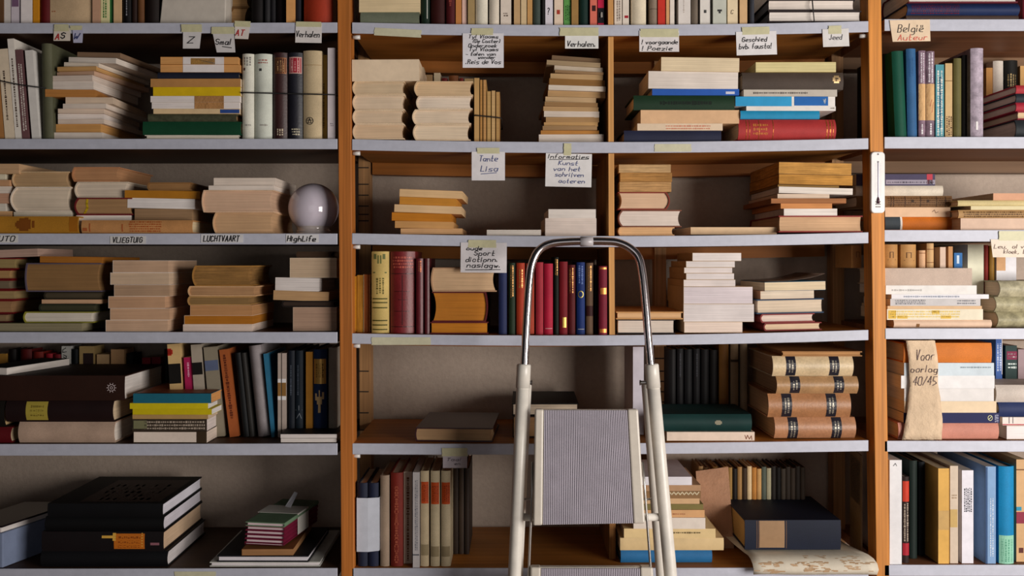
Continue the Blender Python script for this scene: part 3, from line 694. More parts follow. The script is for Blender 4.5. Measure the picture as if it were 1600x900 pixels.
# glass globe
g0 = P(490, 322, .075); zs = shelf_z('L', 2, g0.x); r = 39 * S(.075)
gl = thing('lamp_globe', 'white glass lamp globe resting on its neck above HighLife label', 'lamp globe', (g0.x, .075, zs))
zc = g0.z - zs
a0 = math.asin(min(1, (zc - .006) / r)); prof = []; u_ = S(.075); zc = 41 * u_
for i in range(33):
    a = -.806 + (math.pi / 2 + .806) * i / 32; prof.append((max(r * math.cos(a), .0001), zc + r * math.sin(a)))
mb = MB(); mb.lathe(prof, 48); mb.build('globe', mat('opal', 'CFC6D2'), gl, smooth=True)
mb = MB(); rn = prof[0][0]; mb.lathe([(rn, prof[0][1]), (rn*.94, 11*u_), (rn*.94, 7*u_), (rn*1.0, 6*u_), (rn*1.0, 4*u_), (rn*.95, 3*u_), (rn*1.03, 2*u_), (rn*1.03, .3*u_), (rn*.85, .3*u_)], 48)
mb.build('neck', mat('opal', 'BDB2AE'), gl, smooth=True)
# third row, middle bay
stack('in small tilted stack on third shelf', 'M', 2, [
 (626, 722, 357, 'pL', 'CFA070', 'D6A878', 'tan paperback', {'tilt': 0}), (617, 708, 346, 'pL', 'CB9458', 'D09C62', 'brown paged paperback', {'tilt': 1}), (612, 705, 333, 'pL', 'B86A14', 'C27A22', 'orange paged paperback', {'tilt': 1.6}),
 (616, 721, 321, 'pL', 'DDB484', 'E0BC90', 'cream paged paperback', {'tilt': 2}), (624, 713, 309, 'pL', 'C07A20', 'CC8A34', 'amber paged paperback', {'tilt': 2.2}), (624, 722, 297, 'pL', 'DDB07A', 'E2BC8C', 'pale paged paperback', {'tilt': 2.2})], dy=.02)
stack('lying near two stacked white books', 'M', 2, [(760, 846, 359, 'pL', 'DDD2C6', 'E8DED4', 'thin white booklet with lifted cover', {'depth': .15})], dy=.012)
stack('in white pair beside third divider', 'M', 2, [
 (852, 932, 341, 'pL', 'DCCDC2', 'E2D2C8', 'thick white book'), (857, 931, 327, 'pL', 'E2D8D0', 'E6DCD4', 'thinner white book')], dy=.02)
stack('in stack with ragged brown tops', 'M', 2, [
 (966, 1054, 355, 'hL', 'D8A878', 'DDB080', 'tan orange book'), (966, 1065, 328, 'hL', '7A4A38', 'E2D2C6', 'white paged book'), (966, 1047, 300, 'hR', '8A3A2A', 'DDB898', 'peach paged book'),
 (968, 1049, 284, 'pL', 'oldpage:B08250', 'oldpage:C89A66', 'ragged brown booklet'), (969, 1050, 270, 'pL', 'oldpage:A8743C', 'oldpage:C08C50', 'ragged amber booklet'), (967, 1048, 257, 'pL', 'oldpage:BC9464', 'oldpage:CFA878', 'ragged pale booklet')], dy=.012)
stack('lying beside ragged amber stack', 'M', 2, [(1079, 1214, 355, 'pF', 'DDBC96', 'DDBC96', 'flat buff softcover', {'depth': .2, 'yaw': 1})], dy=.03)
stack('in ragged amber-topped stack by thermometer', 'M', 2, [
 (1217, 1348, 337, 'hB', '8A2A28', 'D6AE88', 'tan paged book with red covers'), (1225, 1308, 326, 'pL', 'E2D6CC', 'ECE2DA', 'white book'), (1220, 1300, 318, 'pL', 'D0884E', 'D6925A', 'orange tan booklet'),
 (1205, 1322, 310, 'pL', '8A5630', 'A87048', 'brown booklet'), (1215, 1296, 303, 'pL', 'DCC0A8', 'E0C8B2', 'pinkish booklet'), (1217, 1332, 293, 'pB', 'E0D4CA', 'EAE0D6', 'tilted white book', {'tilt': 1.6}),
 (1215, 1312, 289, 'pB', '6A4A20', '8A6A3A', 'thin brown book', {'tilt': 1}), (1217, 1332, 273, 'pB', 'oldpage:8A5A24', 'oldpage:D0964A', 'ragged amber book', {'tilt': 1.2}), (1217, 1330, 254, 'pB', 'oldpage:8A6A48', 'oldpage:D69E54', 'ragged amber book with pale cover', {'tilt': 1.2})], dy=.012, depth=.24, jit=.6)
# third row, right bay
stack('in stack beside thermometer', 'R', 2, [
 (1383, 1498, 339, 'hF', 'CC6E1A', CR, 'orange book with grey end', {'bulge': .003, 'deco': [labl('3A4248', 1383, 339, 1407, 359), labl('E8E0D8', 1407, 339, 1410, 359)]}),
 (1383, 1485, 324, 'pF', 'DDB896', CR, 'light tan book', {'deco': [('scribble', 'ink:8A6A50', 'line', ([[(1457,331),(1460,328),(1462,333),(1466,331)]], .8))]}),
 (1339, 1488, 306, 'hF', '7E5A38', CR, 'brown patterned book', {'bulge': .003, 'deco': [('ornament', '2E1C10', 'rect', [(1392,307,1393,323),(1396,307,1397,323),(1414,307,1415,323),(1438,307,1439,323),(1463,307,1464,323),(1477,307,1478,323)]), ('ornament', '3A2412', 'rect', [(1424,312,1428,316),(1448,312,1452,316)]), lett('5A3A1E', 1386, 308, 1486, 322, 4)]}),
 (1338, 1474, 290, 'hF', 'DCD0BE', CR, 'off-white book', {'bulge': .004}),
 (1338, 1461, 272, 'pF', '433C58', CR, 'dark violet book with red block', {'deco': [('stripe', '9890A0', 'rect', (1384, 281, 1461, 288)), lett('3A3048', 1386, 283, 1460, 287, 1), labl('B83A4A', 1448, 272, 1457, 288)]})], dy=.05, jit=.1)
stack('in cut-off stack near thermometer', 'R', 2, [
 (1501, 1660, 341, 'pF', 'D2B49E', CR, 'pinkish tan book', {'yaw': 0}), (1498, 1655, 328, 'hF', 'B08A5C', CR, 'tan patterned book', {'yaw': 0, 'deco': [lett('5A3E22', 1505, 330, 1650, 340, 3)]}),
 (1517, 1655, 322, 'pF', 'D8CAA0', CR, 'thin white yellow book', {'yaw': 0}), (1497, 1650, 313, 'hF', 'CDBB88', CR, 'yellow cream book', {'yaw': 0}), (1552, 1660, 302, 'pF', 'D09C7C', CR, 'salmon tan book', {'yaw': 0})], dy=.012, jit=.3)
# ---------------------------------------------------------------- fourth row, left bay
z_ol = stack('lying under thick brown book stack', 'L', 3, [(-60, 128, 505, 'pB', '5E5E40', '8E8468', 'flat olive grey book', {'yaw': 0})], dy=.012)
stack('under AUTO shelf, brown book stack', 'L', 3, [
 (36, 146, 487, 'hL', '8A8430', 'D8CEC0', 'white paged book with olive cover', {'bulge': .004}), (60, 150, 475, 'hL', '24281C', '3E3C2A', 'blackish olive book'), (64, 158, 468, 'pL', 'B89070', 'D0A682', 'thin tan booklet'),
 (68, 160, 456, 'hL', '2A2418', '4A4030', 'dark olive book'), (38, 158, 411, 'hL', '5A5060', '8E6A42', 'very thick brown paged book', {'bulge': .003}), (62, 160, 401, 'pL', '9A5A1A', 'A86A24', 'orange brown booklet', {'tilt': .8})], dy=.02, zbase=z_ol)
stack('in red-covered cut-off stack', 'L', 3, [
 (-80, 12, 490, 'hL', '4A0E10', '8A7050', 'brown paged book'), (-80, 20, 469, 'hL', '6A1214', '9A7450', 'amber brown paged book'), (-80, 24, 453, 'hL', '6A1214', '9A8258', 'tan paged book'), (-80, 17, 437, 'hL', '6A1214', '7A6A54', 'grey paged book'),
 (-80, 18, 421, 'hL', '6A1214', 'B08A5A', 'light brown paged book'), (-80, 26, 403, 'hL', '6A1214', '9A8456', 'straw paged book'), (-80, 60, 391, 'pL', 'C8A898', 'B89888', 'floppy pink magazine', {'yaw': -2, 'tilt': -2})], dy=.025, zbase=z_ol)
stack('in cream stack under VLIEGTUIG label', 'L', 3, [
 (165, 262, 500, 'pL', 'EADACC', 'CDA98C', 'pinkish cream paperback'), (172, 265, 482, 'pL', 'E0C6B0', 'C8A080', 'light brown paged paperback'), (169, 258, 463, 'pL', 'E8D8CA', 'C69C7A', 'tan paged paperback'),
 (178, 265, 445, 'pL', 'DCC4B0', 'B8977A', 'greyish tan paperback'), (172, 264, 426, 'pL', 'EADCD0', 'D0B498', 'cream paged paperback'), (176, 263, 407, 'pL', 'EADACC', 'C8A588', 'brownish cream paperback')], dy=.01, depth=.17)
stack('in stack under LUCHTVAART label', 'L', 3, [
 (286, 394, 507, 'pL', 'E0CCC0', 'DCC6B8', 'thin cream book'), (288, 395, 493, 'pL', 'D8C0A8', 'B06E1E', 'orange paged book'), (297, 394, 477, 'pL', 'C89A7A', 'B88658', 'reddish tan book'),
 (293, 391, 463, 'hL', 'B08650', '8E6E44', 'dark tan book'), (293, 400, 447, 'hL', 'D2A67A', 'B48A62', 'light tan book'), (300, 393, 415, 'hL', 'A8783C', 'oldpage:9E7440', 'thick old brown book', {'bulge': .006})], dy=.01, depth=.17)
stack('in loose stack under HighLife label', 'L', 3, [
 (458, 530, 480, 'pL', 'D8BCA4', 'B0907A', 'fanned cream paged book'), (440, 524, 470, 'hL', '18100E', '3A2C24', 'black hardback'), (427, 513, 455, 'pL', 'B8946A', 'BC966C', 'tan paged book', {'tilt': 2}), (430, 498, 434, 'pL', 'DCD2CC', 'DDD4D0', 'white paged book', {'tilt': 1}),  # black book added as filler; stands for the dark gap between books
 (453, 527, 403, 'pL', 'DDCAB0', 'C8AE92', 'thick cream paged book'), (462, 520, 393, 'hL', '3A2818', '3E2C1E', 'small dark brown book')], dy=.03, depth=.17)
# ---------------------------------------------------------------- fourth row, middle bay
row('in row beside Sport note', 'M', 3, [
 (553, 557.5, 431, 'pB', 'C08020', 'B8801E', 'thin amber edged book', {'dy': .03}), (558, 567, 430, 'pB', '9A6418', 'oldpage:B47C28', 'old amber edged book', {'dy': .03}), (568, 578, 429, 'pB', 'D8C090', 'oldpage:8A4A20', 'rust edged book with cream cover', {'dy': .03}),
 (580, 607, 393, 'hF', 'D0B46C', CR, 'yellow book with green ornaments', {'bulge': .006, 'deco': [('ornament', '6A7040', 'rect', [(584,397,588,405),(590,399,592,412),(594,399,596,412),(598,397,602,405),(583,425,586,427),(601,425,604,427)]), ('dark_band', '5A5424', 'rect', [(582,466,605,468),(582,472,605,474),(582,480,605,482),(582,500,605,502),(582,507,605,509),(582,514,605,516)]), lett('6A6030', 587, 434, 601, 460, 3)]}),
 (609, 648, 393, 'hF', 'leather:7A2024', CR, 'widest dark red leather volume', {'bulge': .01, 'deco': [('gilt_title', 'leather:C05848', 'marks', (613, 400, 645, 420, 4)), ('tooling', 'leather:4A1014', 'rect', [(610,427,648,428.5),(610,510,648,511.5),(628,430,629.5,508),(616,455,640,456),(616,486,640,487),(622,468,636,469)])]}),
 (650, 661, 404, 'hF', 'leather:6A1C26', CR, 'narrow maroon volume with gilt crest', {'deco': [('gilt_crest', 'foil:B86A48', 'marks', (653, 407, 659, 426, 2))]}),
 (663, 671, 404, 'hF', 'leather:5C1820', CR, 'narrow plain maroon volume')], dy=.014, jit=.4)
stack('in stack under Sport note', 'M', 3, [
 (672, 763, 503, 'hB', '5A1A1C', 'C47C24', 'orange paged book'), (675, 762, 456, 'hR', '5A1A1C', 'BE782A', 'thick orange brown paged book', {'bulge': .004}), (673, 776, 418, 'hL', 'B08A6A', 'D6B28C', 'thick cream paged book', {'bulge': .004})], dy=.014, jit=.4)
def gilt(*a): return ('gilt_title', 'foil:B08048', 'marks', a)
row('in row behind ladder rail', 'M', 3, [
 (779, 792, 424, 'hF', '232C54', CR, 'navy book'), (795, 805, 411, 'hF', '20301E', CR, 'dark green book with gilt', {'deco': [gilt(797, 414, 803, 465, 2)]}), (807, 820, 411, 'hF', 'A8381E', CR, 'orange red book', {'deco': [gilt(810, 420, 818, 450, 2)]}),
 (822, 835, 411, 'hF', 'A23A22', CR, 'rust red book'), (837, 849, 410, 'hF', 'A82C3A', CR, 'rose red book'), (850, 864, 412, 'hF', 'B41E3C', CR, 'crimson book', {'deco': [band('D8A0A0', 852, 513, 863, 514)]}),
 (866, 873, 402, 'hF', '12160F', CR, 'narrow black book with gilt', {'deco': [gilt(867, 404, 872, 430, 2)]}), (874, 887, 409, 'hF', '7A1620', CR, 'dark red book with gilt foot', {'deco': [('gilt_foot', 'foil:C8A050', 'rect', [(879,496,885,512)])]}),
 (888, 899, 414, 'hF', '561418', CR, 'maroon book with gilt', {'deco': [gilt(889, 418, 897, 458, 2)]}), (901, 914, 410, 'hF', '1A3270', CR, 'royal blue book with round crest', {'deco': [lett('7088C0', 903, 414, 912, 444, 2), ('crest', 'foil:A89850', 'line', ([[(907.5 + 4*math.cos(a*.5), 460 + 5*math.sin(a*.5)) for a in range(14)]], 1.2)), band('B0B0B0', 903, 514, 913, 515)]}),
 (916, 927, 411, 'hF', '6E5440', CR, 'faded brown book', {'deco': [('dark_band', '3A1818', 'rect', (916, 478, 927, 494)), gilt(918, 415, 925, 455, 2)]}), (928, 934, 413, 'hF', '1A1010', CR, 'thin black book', {'dy': .04}),
 (936, 949, 416, 'hF', '7A1C30', CR, 'wine red book with orange patches', {'dy': .006, 'deco': [('gilt_patch', 'foil:E0904A', 'rect', [(937,418,948,421),(938,450,948,460),(937,514,948,520)])]})], dy=.018, jit=.3)
z_w = stack('lying beside lower divider', 'M', 3, [
 (964, 1055, 499, 'hB', '241C1C', 'E2D2C4', 'white paged book with black cover', {'depth': .19, 'yaw': 0})], dy=.012)
stack('lying on black-covered white book', 'M', 3, [(963, 1067, 487, 'hB', 'C8945C', 'DCB284', 'wide tan board book', {'depth': .26, 'yaw': 0})], dy=.008, zbase=z_w)
stack('in tall white stack by ladder', 'M', 3, [
 (1069, 1160, 503, 'pL', 'B89C7C', 'E6D2C4', 'pinkish white paperback'), (1068, 1178, 475, 'pL', 'BCA384', 'E2D8D6', 'thick white book'), (1068, 1176, 448, 'pL', 'BCA384', 'DED2D6', 'thick lilac white book'),
 (1068, 1149, 437, 'pL', 'B89C7C', 'E4D8D4', 'thin white paperback'), (1072, 1147, 427, 'pL', 'B89C7C', 'E0D6D4', 'slim white paperback'), (1069, 1144, 418, 'pL', 'B89C7C', 'E6DAD6', 'slim off-white paperback'), (1072, 1148, 408, 'pL', 'B89C7C', 'E4DAD6', 'small white paperback'), (1082, 1158, 395, 'pL', 'B89C7C', 'EAE0DC', 'small shifted white paperback')], dy=.012, jit=.6)
stack('in stack with lifting teal cover', 'M', 3, [
 (1193, 1284, 504, 'hL', '7A2A28', 'DDC0A0', 'tan paged book'), (1188, 1273, 490, 'hL', '8A3A38', 'E2CCBE', 'pinkish paged book'), (1183, 1287, 467, 'hB', '2E4660', 'E0CCB4', 'thick cream paged book with blue boards'),
 (1188, 1272, 454, 'pL', 'A87A5A', 'E4D2BC', 'cream paged book'), (1195, 1290, 440, 'pB', '1E6480', 'E4CFAE', 'cream book with teal cover', {'depth': .2})], dy=.014, tilt=-1.2, jit=.6)
# ---------------------------------------------------------------- fourth row, right bay
zb_ = stack('in stack under carved volumes', 'R', 3, [
 (1397, 1550, 500, 'pF', 'E0C0A6', 'D8B08A', 'pinkish rolled softcover', {'bulge': .004, 'deco': [('stain', '8A6038', 'rect', [(1432,506,1437,511)])]}), (1386, 1536, 483, 'pF', 'E6DCC4', CR, 'white book with yellow patches', {'deco': [('pattern', 'E0B84A', 'rect', [(1388,485,1400,498),(1402,493,1418,498),(1456,485,1468,490),(1470,493,1486,498)]), ('pattern', 'E4C878', 'marks', (1390, 485, 1500, 497, 3))]}),
 (1387, 1534, 478, 'pF', 'D8B48C', CR, 'thin tan book'), (1391, 1532, 467, 'pF', 'C6C2C2', W_, 'grey book with fine print', {'deco': [lett('6A6A70', 1398, 468, 1446, 476, 3), lett('7A7A80', 1495, 468, 1525, 476, 2)]}),
 (1393, 1545, 460, 'pF', 'E6E4E8', W_, 'white book with grey wave', {'deco': [('stripe', '9AA0B0', 'marks', (1410, 461, 1500, 466, 1))]}), (1384, 1526, 446, 'pF', 'E8E4E0', W_, 'white book with faint title', {'deco': [lett('B8B4B0', 1392, 451, 1440, 456, 1)]}),
 (1381, 1519, 419, 'hF', 'C8B2A2', CR, 'long beige fabric covered book', {'bulge': .001})], dy=.012, jit=.3)
stack('in sage green stack', 'R', 3, [
 (1560, 1700, 488, 'hF', 'marble:A8A080', CR, 'dark sage old book', {'yaw': 0, 'bulge': .011}), (1557, 1700, 464, 'hF', 'marble:B0A888', CR, 'mottled sage old book', {'yaw': 0, 'bulge': .011}), (1563, 1700, 439, 'hF', 'marble:B4AC90', CR, 'pale sage old book', {'yaw': 0, 'bulge': .010})], dy=.012, jit=.3)
# small upright books standing in a second rank, on the beige book
row('standing on long beige book', 'R', 3, [
 (1331, 1347, 383, 'hF', 'B8864E', CR, 'carved tan volume seen past the post', {'dy': .055, 'deco': [('ornament', 'ink:5A3A1C', 'line', ([[(1338,402),(1338,394),(1343,394),(1343,402)]], .9))]}),
 (1383, 1404, 382, 'hF', 'B8864E', CR, 'carved tan volume', {'deco': [('ornament', 'ink:5A3A1C', 'line', ([[(1391,403),(1391,394),(1396,394),(1396,403)],[(1388,406),(1400,406)]], .9))]}),
 (1409, 1433, 382, 'hF', 'B88A54', CR, 'second carved tan volume', {'deco': [('ornament', 'ink:5A3A1C', 'line', ([[(1417,403),(1417,395),(1424,395),(1424,403)],[(1414,407),(1429,407)]], .9))]}),
 (1437, 1447, 391, 'hF', 'CDA27C', CR, 'little peach book', {'deco': [band('8A5A3A', 1437, 395, 1447, 396)]}), (1449, 1460, 380, 'hF', 'C8A070', CR, 'taller tan book', {'deco': [band('7A4A2A', 1449, 389, 1460, 390), band('7A4A2A', 1449, 410, 1460, 411)]}),
 (1469, 1478, 386, 'pF', 'D8BCA8', CR, 'pinkish white book'), (1482, 1489, 385, 'pF', 'C08A58', CR, 'narrow brown book'),
 (1491, 1504, 395, 'pF', '2C6AA8', CR, 'blue book with white figure', {'deco': [labl('C8D8E8', 1495, 399, 1499, 412)]})], dy=.03, depth=.1, zbase=zb_, jit=.3)
row('behind long beige book', 'R', 3, [
 (1512, 1537, 382, 'pF', 'D8D6BE', CR, 'whitish green book'), (1539, 1545, 382, 'hF', '7A1C14', CR, 'dark red book'), (1547, 1555, 383, 'hF', '8A6420', CR, 'olive gold book'),
 (1557, 1588, 385, 'pF', 'DEDCE0', W_, 'white book with tan patch', {'deco': [labl('C89A6C', 1557, 400, 1571, 423)]})], dy=.08, depth=.15, jit=.3)

# teal cover lifting from the top book of the short stack
for o in list(COL.objects):
    if o.get('label', '').startswith('cream book with teal cover'):
        c = [q for q in o.children if q.name.startswith('cover')][0]; xs = [v.co.x for v in c.data.vertices]; zt = max(v.co.z for v in c.data.vertices)
        X0, X1 = min(xs), max(xs); mb = MB(); n = 12; vs_ = []
        for i in range(n + 1):
            t = i / n; x = X0 + (X1 - X0) * t; z = zt + .0008 + .0135 * max(0, t - .25) ** 2.2 / .53
            for y in (.001, .10, .195): vs_.append((x - .012 * t * 0, y, z + .0006 * math.sin(3 * t)))
        mb.add(vs_, [(3*i+j, 3*i+3+j, 3*i+4+j, 3*i+1+j) for i in range(n) for j in range(2)])
        q = mb.build('lifted_cover', mat('gloss', '5A4A40'), o, smooth=True); sd = q.modifiers.new('s', 'SOLIDIFY'); sd.thickness = .0006; sd.offset = 1
# ---------------------------------------------------------------- fifth row, left bay (rear rank)
row('rear row, fifth shelf', 'L', 4, [
 (-6, 9, 552, 'pF', 'B8863A', CR, 'yellow orange book'), (12, 24, 545, 'hF', '140C0C', CR, 'black book'), (30, 48, 545, 'hF', '5A1414', CR, 'dark red book'), (50, 66, 549, 'hF', '7A2018', CR, 'brick red book'), (70, 81, 552, 'hF', 'A01E2C', CR, 'scarlet book'), (83, 94, 553, 'hF', '7A1420', CR, 'deep red book'),
 (96, 110, 540, 'pF', 'C8C6C0', W_, 'white book with scrawled black lettering', {'deco': [('handwriting', 'ink:1A1A1A', 'line', ([[(x, y) for x, y in pl] for pl in ([[(103,543),(98,546),(98,550),(104,549)],[(99,554),(104,556),(103,560),(99,557)],[(98,563),(105,561),(99,567),(105,566)],[(98,570),(105,570)],[(101,568),(101,573)]])], 1.1))]}),
 (112, 121, 545, 'hF', '0E1216', CR, 'blue black book'), (124, 147, 541, 'pF', 'B09462', CR, 'tan book with dark portrait', {'deco': [labl('2E2020', 130, 552, 146, 575)]}),
 (151, 170, 553, 'pF', 'C8A478', CR, 'short tan book'), (173, 194, 545, 'pF', 'C89C70', CR, 'light brown book'), (197, 207, 552, 'hF', '0E0E10', CR, 'thin black book'),
 (222, 235, 558, 'pF', 'A82C38', CR, 'small scarlet book'), (237, 251, 557, 'pF', '8A1E30', CR, 'small wine red book'),
 (256, 262, 545, 'hF', '1C1412', CR, 'narrow black book')], dy=.235, depth=.055)
row('leaning row, fifth shelf', 'L', 4, [
 (270, 289, 538, 'pF', 'D0AE78', CR, 'cream book with red disc', {'lean': -3.5, 'deco': [('disc', 'B02A1C', 'rect', [(268,545,276,556),(266,547,278,554)]), labl('14100E', 268, 569, 290, 600)]}),
 (293, 306, 558, 'pF', 'A81E50', CR, 'magenta book', {'lean': -3, 'deco': [lett('E0A0B8', 297, 565, 302, 590, 1)]}),
 (308, 324, 539, 'pF', 'A89C8C', CR, 'grey book with black band', {'lean': -4, 'deco': [labl('14100E', 308, 567, 324, 586)]}),
 (330, 351, 543, 'pF', '8A806E', CR, 'grey book with blue band', {'lean': -5, 'deco': [('band', '5A6480', 'rect', (330, 564, 351, 580))]}),
 (359, 373, 547, 'pF', 'A0552A', CR, 'orange brown book', {'lean': -7, 'deco': [lett('5A2410', 362, 555, 370, 655, 1)]}),
 (380, 389, 552, 'hF', '0E1012', CR, 'black book', {'lean': -6}), (390, 397, 552, 'hF', '262422', CR, 'charcoal book', {'lean': -6}),
 (402, 421, 541, 'hF', '8C8486', CR, 'wide silver grey book', {'lean': -6, 'bulge': .008}),
 (424, 429, 553, 'pF', '2C6A8A', CR, 'thin blue book', {'lean': -5.5})], dy=.07, depth=.17)
row('upright row near navy eagle book', 'L', 4, [
 (434, 439, 552, 'pF', 'A89A90', CR, 'grey pink book in white bands', {'deco': [('paper_band', 'E0DCDC', 'rect', [(434,592,439,598),(434,619,439,625)]), ('wrapper', '8A6434', 'rect', (434, 598, 439, 619))]}),
 (440.5, 447, 552, 'pF', 'B0A096', CR, 'pinkish grey book in white bands', {'deco': [('paper_band', 'E0DCDC', 'rect', [(440.5,592,447,598),(440.5,619,447,625)]), ('wrapper', '8A6434', 'rect', (440.5, 598, 447, 619))]}),
 (450, 460, 548, 'hF', '141A24', CR, 'dark navy book with fine lettering', {'deco': [lett('5A6270', 453, 570, 456, 618, 1)]}), (461, 473, 548, 'hF', '16202A', CR, 'dark navy book with angular mark', {'deco': [lett('5A6270', 464, 570, 467, 618, 1), ('figure_mark', 'ink:8A9098', 'line', ([[(462,641),(472,641)],[(463,654),(468,646),(471,654)],[(467,634),(467,641)]], .7))]}),
 (478, 488, 550, 'pF', 'A87226', CR, 'ochre book'),
 (489, 510, 546, 'hF', '14284E', CR, 'navy book with gold label and eagle', {'deco': [labl('foil:C89C50', 490, 561, 509, 600), lett('7A5A28', 492, 568, 507, 590, 3), ('eagle_mark', 'C8A878', 'rect', [(495,620,503,632),(492,615,495,626),(503,613,506,624),(497,632,501,645),(498,610,500,620)])]}),
 (513, 527, 543, 'hF', '8E8478', CR, 'plain grey book')], dy=.07, depth=.17, jit=.3)
zf = stack('in stack with gear-marked book', 'L', 4, [
 (28, 178, 660, 'hF', 'BCA08C', 'E4D8CC', 'beige cloth book'), (8, 176, 626, 'hF', '1E0E0E', 'D8C0A0', 'blackish maroon book with yellow label', {'deco': [labl('A8963E', 40, 628, 74, 657), lett('7A6A28', 46, 632, 68, 652, 3)]}),
 (-90, 194, 587, 'hF', '2C160E', 'E4DCD6', 'very long dark brown volume', {'bulge': .002, 'depth': .22, 'deco': [('gear_emblem', 'ink:B8A8A8', 'line', ([[(174 + 5*math.cos(a*.5), 606 + 5*math.sin(a*.5)) for a in range(14)], [(174 + 2*math.cos(a*.9), 606 + 2*math.sin(a*.9)) for a in range(8)]] + [[(174 + 5*math.cos(a*.63), 606 + 5*math.sin(a*.63)), (174 + 7.5*math.cos(a*.63), 606 + 7.5*math.sin(a*.63))] for a in range(10)], .9))]})], dy=.006, depth=.2, jit=.4)
stack('on long dark brown volume', 'L', 4, [(-40, 14, 574, 'pL', '101816', 'E4DAD2', 'thin dark green booklet', {'depth': .19, 'yaw': -12})], dy=.02, zbase=zf)
stack('in cut-off dark stack, fifth shelf', 'L', 4, [
 (-90, 16, 668, 'hF', '5E1016', 'C8B090', 'dark red book', {'yaw': 0}), (-90, 6, 627, 'hF', '14100C', 'C8A878', 'black book', {'yaw': 0})], dy=.006, depth=.2, jit=.2)
stack('in stack with yellow books', 'L', 4, [
 (208, 323, 674, 'pF', '3A2C1C', 'E0CDBE', 'white patched brown book', {'deco': [('page_panel', 'E2D2C4', 'rect', (209, 675, 307, 691))]}), (207, 323, 655, 'pF', 'marble:3A3026', 'E4D6D0', 'black patterned book', {'deco': [('pattern', 'A89888', 'marks', (225, 657, 320, 672, 3)), ('pattern', '7A7858', 'rect', [(209,657,230,670)])]}),
 (207, 325, 648, 'pF', 'B08C58', 'D8C0A8', 'thin tan book'), (207, 331, 639, 'pF', 'C8B410', 'E6E0DC', 'bright yellow book'), (203, 325, 630, 'pF', 'D2BE14', 'E6E0DC', 'yellow book under the teal one'),
 (208, 330, 615, 'pF', '1E6478', 'D89A5C', 'teal blue book with red brown cover')], dy=.006, depth=.17, jit=.7)
stack('lying below navy eagle book', 'L', 4, [(438, 529, 685, 'pL', 'CFC2BA', 'E4DAD4', 'thin white magazine'), (438, 528, 678, 'pL', '16161C', 'E2D8D4', 'white magazine with glossy black cover')], dy=.008, depth=.2, jit=.4)
# ---------------------------------------------------------------- fifth row, middle bay
stack('lying alone on fifth shelf', 'M', 4, [(648, 770, 668.5, 'hL', 'leather:3C1218', 'C09A72', 'worn dark maroon book with tan pages', {'depth': .2, 'yaw': -3, 'bulge': .002})], dy=.02)
stack('lying behind the ladder step', 'M', 4, [(800, 905, 650, 'hB', '2A1C14', 'A88058', 'brown paged book'), (800, 904, 630, 'hB', '0E0A0A', 'DCC8B0', 'cream paged book with black cover')], dy=.06, depth=.2)
row('behind ladder leg, fifth shelf', 'M', 4, [(989, 1006, 542, 'pF', 'C8C2CC', W_, 'white grey slab book')], dy=.09, depth=.155)
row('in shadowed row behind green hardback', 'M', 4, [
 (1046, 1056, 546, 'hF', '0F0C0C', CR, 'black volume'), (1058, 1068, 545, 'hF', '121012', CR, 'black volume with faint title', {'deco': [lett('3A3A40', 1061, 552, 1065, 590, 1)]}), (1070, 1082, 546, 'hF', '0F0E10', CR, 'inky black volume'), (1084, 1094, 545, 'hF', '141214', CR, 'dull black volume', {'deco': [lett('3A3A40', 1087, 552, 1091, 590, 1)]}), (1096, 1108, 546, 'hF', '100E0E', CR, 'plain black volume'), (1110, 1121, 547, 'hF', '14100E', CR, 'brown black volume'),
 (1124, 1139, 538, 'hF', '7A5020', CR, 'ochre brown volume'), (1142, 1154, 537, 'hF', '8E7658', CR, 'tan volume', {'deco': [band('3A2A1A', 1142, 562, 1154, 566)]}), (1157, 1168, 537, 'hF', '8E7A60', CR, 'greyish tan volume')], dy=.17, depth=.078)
stack('in pair beside ladder, fifth shelf', 'M', 4, [
 (1042, 1179, 675, 'pF', 'E2CCBA', CR, 'cream book with brown scribble', {'deco': [('scribble', 'ink:8A5038', 'line', ([[(1164,680),(1166,686),(1168,680),(1171,686),(1174,681),(1175,687)]], .9))]}),
 (1036, 1175, 648, 'hF', '123230', CR, 'dark green hardback with oval stamp', {'bulge': .008, 'deco': [('oval_stamp', '8A8470', 'rect', [(1119,657,1126,664),(1117,658.5,1128,662.5)])]})], dy=.012, jit=.4)
def leaf(x0, x1, yt, colr, desc):
    a, b = x0 + (x1 - x0) * .165, x0 + (x1 - x0) * .705; w2 = (x1 - x0) * .12
    ytb = {653: 691, 616: 652, 589: 615, 557: 588}[yt]
    return (x0, x1, yt, 'hF', 'leather:' + colr, 'B08A64', desc, {'bulge': .01, 'deco': [
        ('title_label', 'leather:1C1A26', 'rect', [(a, yt, a + w2, ytb), (b, yt, b + w2, ytb)]),
        ('gilt_title', 'foil:A8A090', 'marks', (a + 3, yt + 5, a + w2 - 3, ytb - 5, 2)), ('gilt_title', 'foil:A8A090', 'marks', (b + 3, yt + 5, b + w2 - 3, ytb - 5, 2))]})
stack('in leather stack with black labels', 'M', 4, [
 leaf(1211, 1338, 653, 'B4805C', 'thick brown volume'), leaf(1201, 1330, 616, 'AC7850', 'caramel brown volume'), leaf(1214, 1342, 589, 'B0885E', 'thinner tan volume'), leaf(1208, 1334, 557, 'D2BA94', 'palest cream tan volume'),
 (1222, 1347, 549, 'hB', 'A87848', 'B88858', 'thin tan book')], dy=.014, depth=.2, jit=.7)
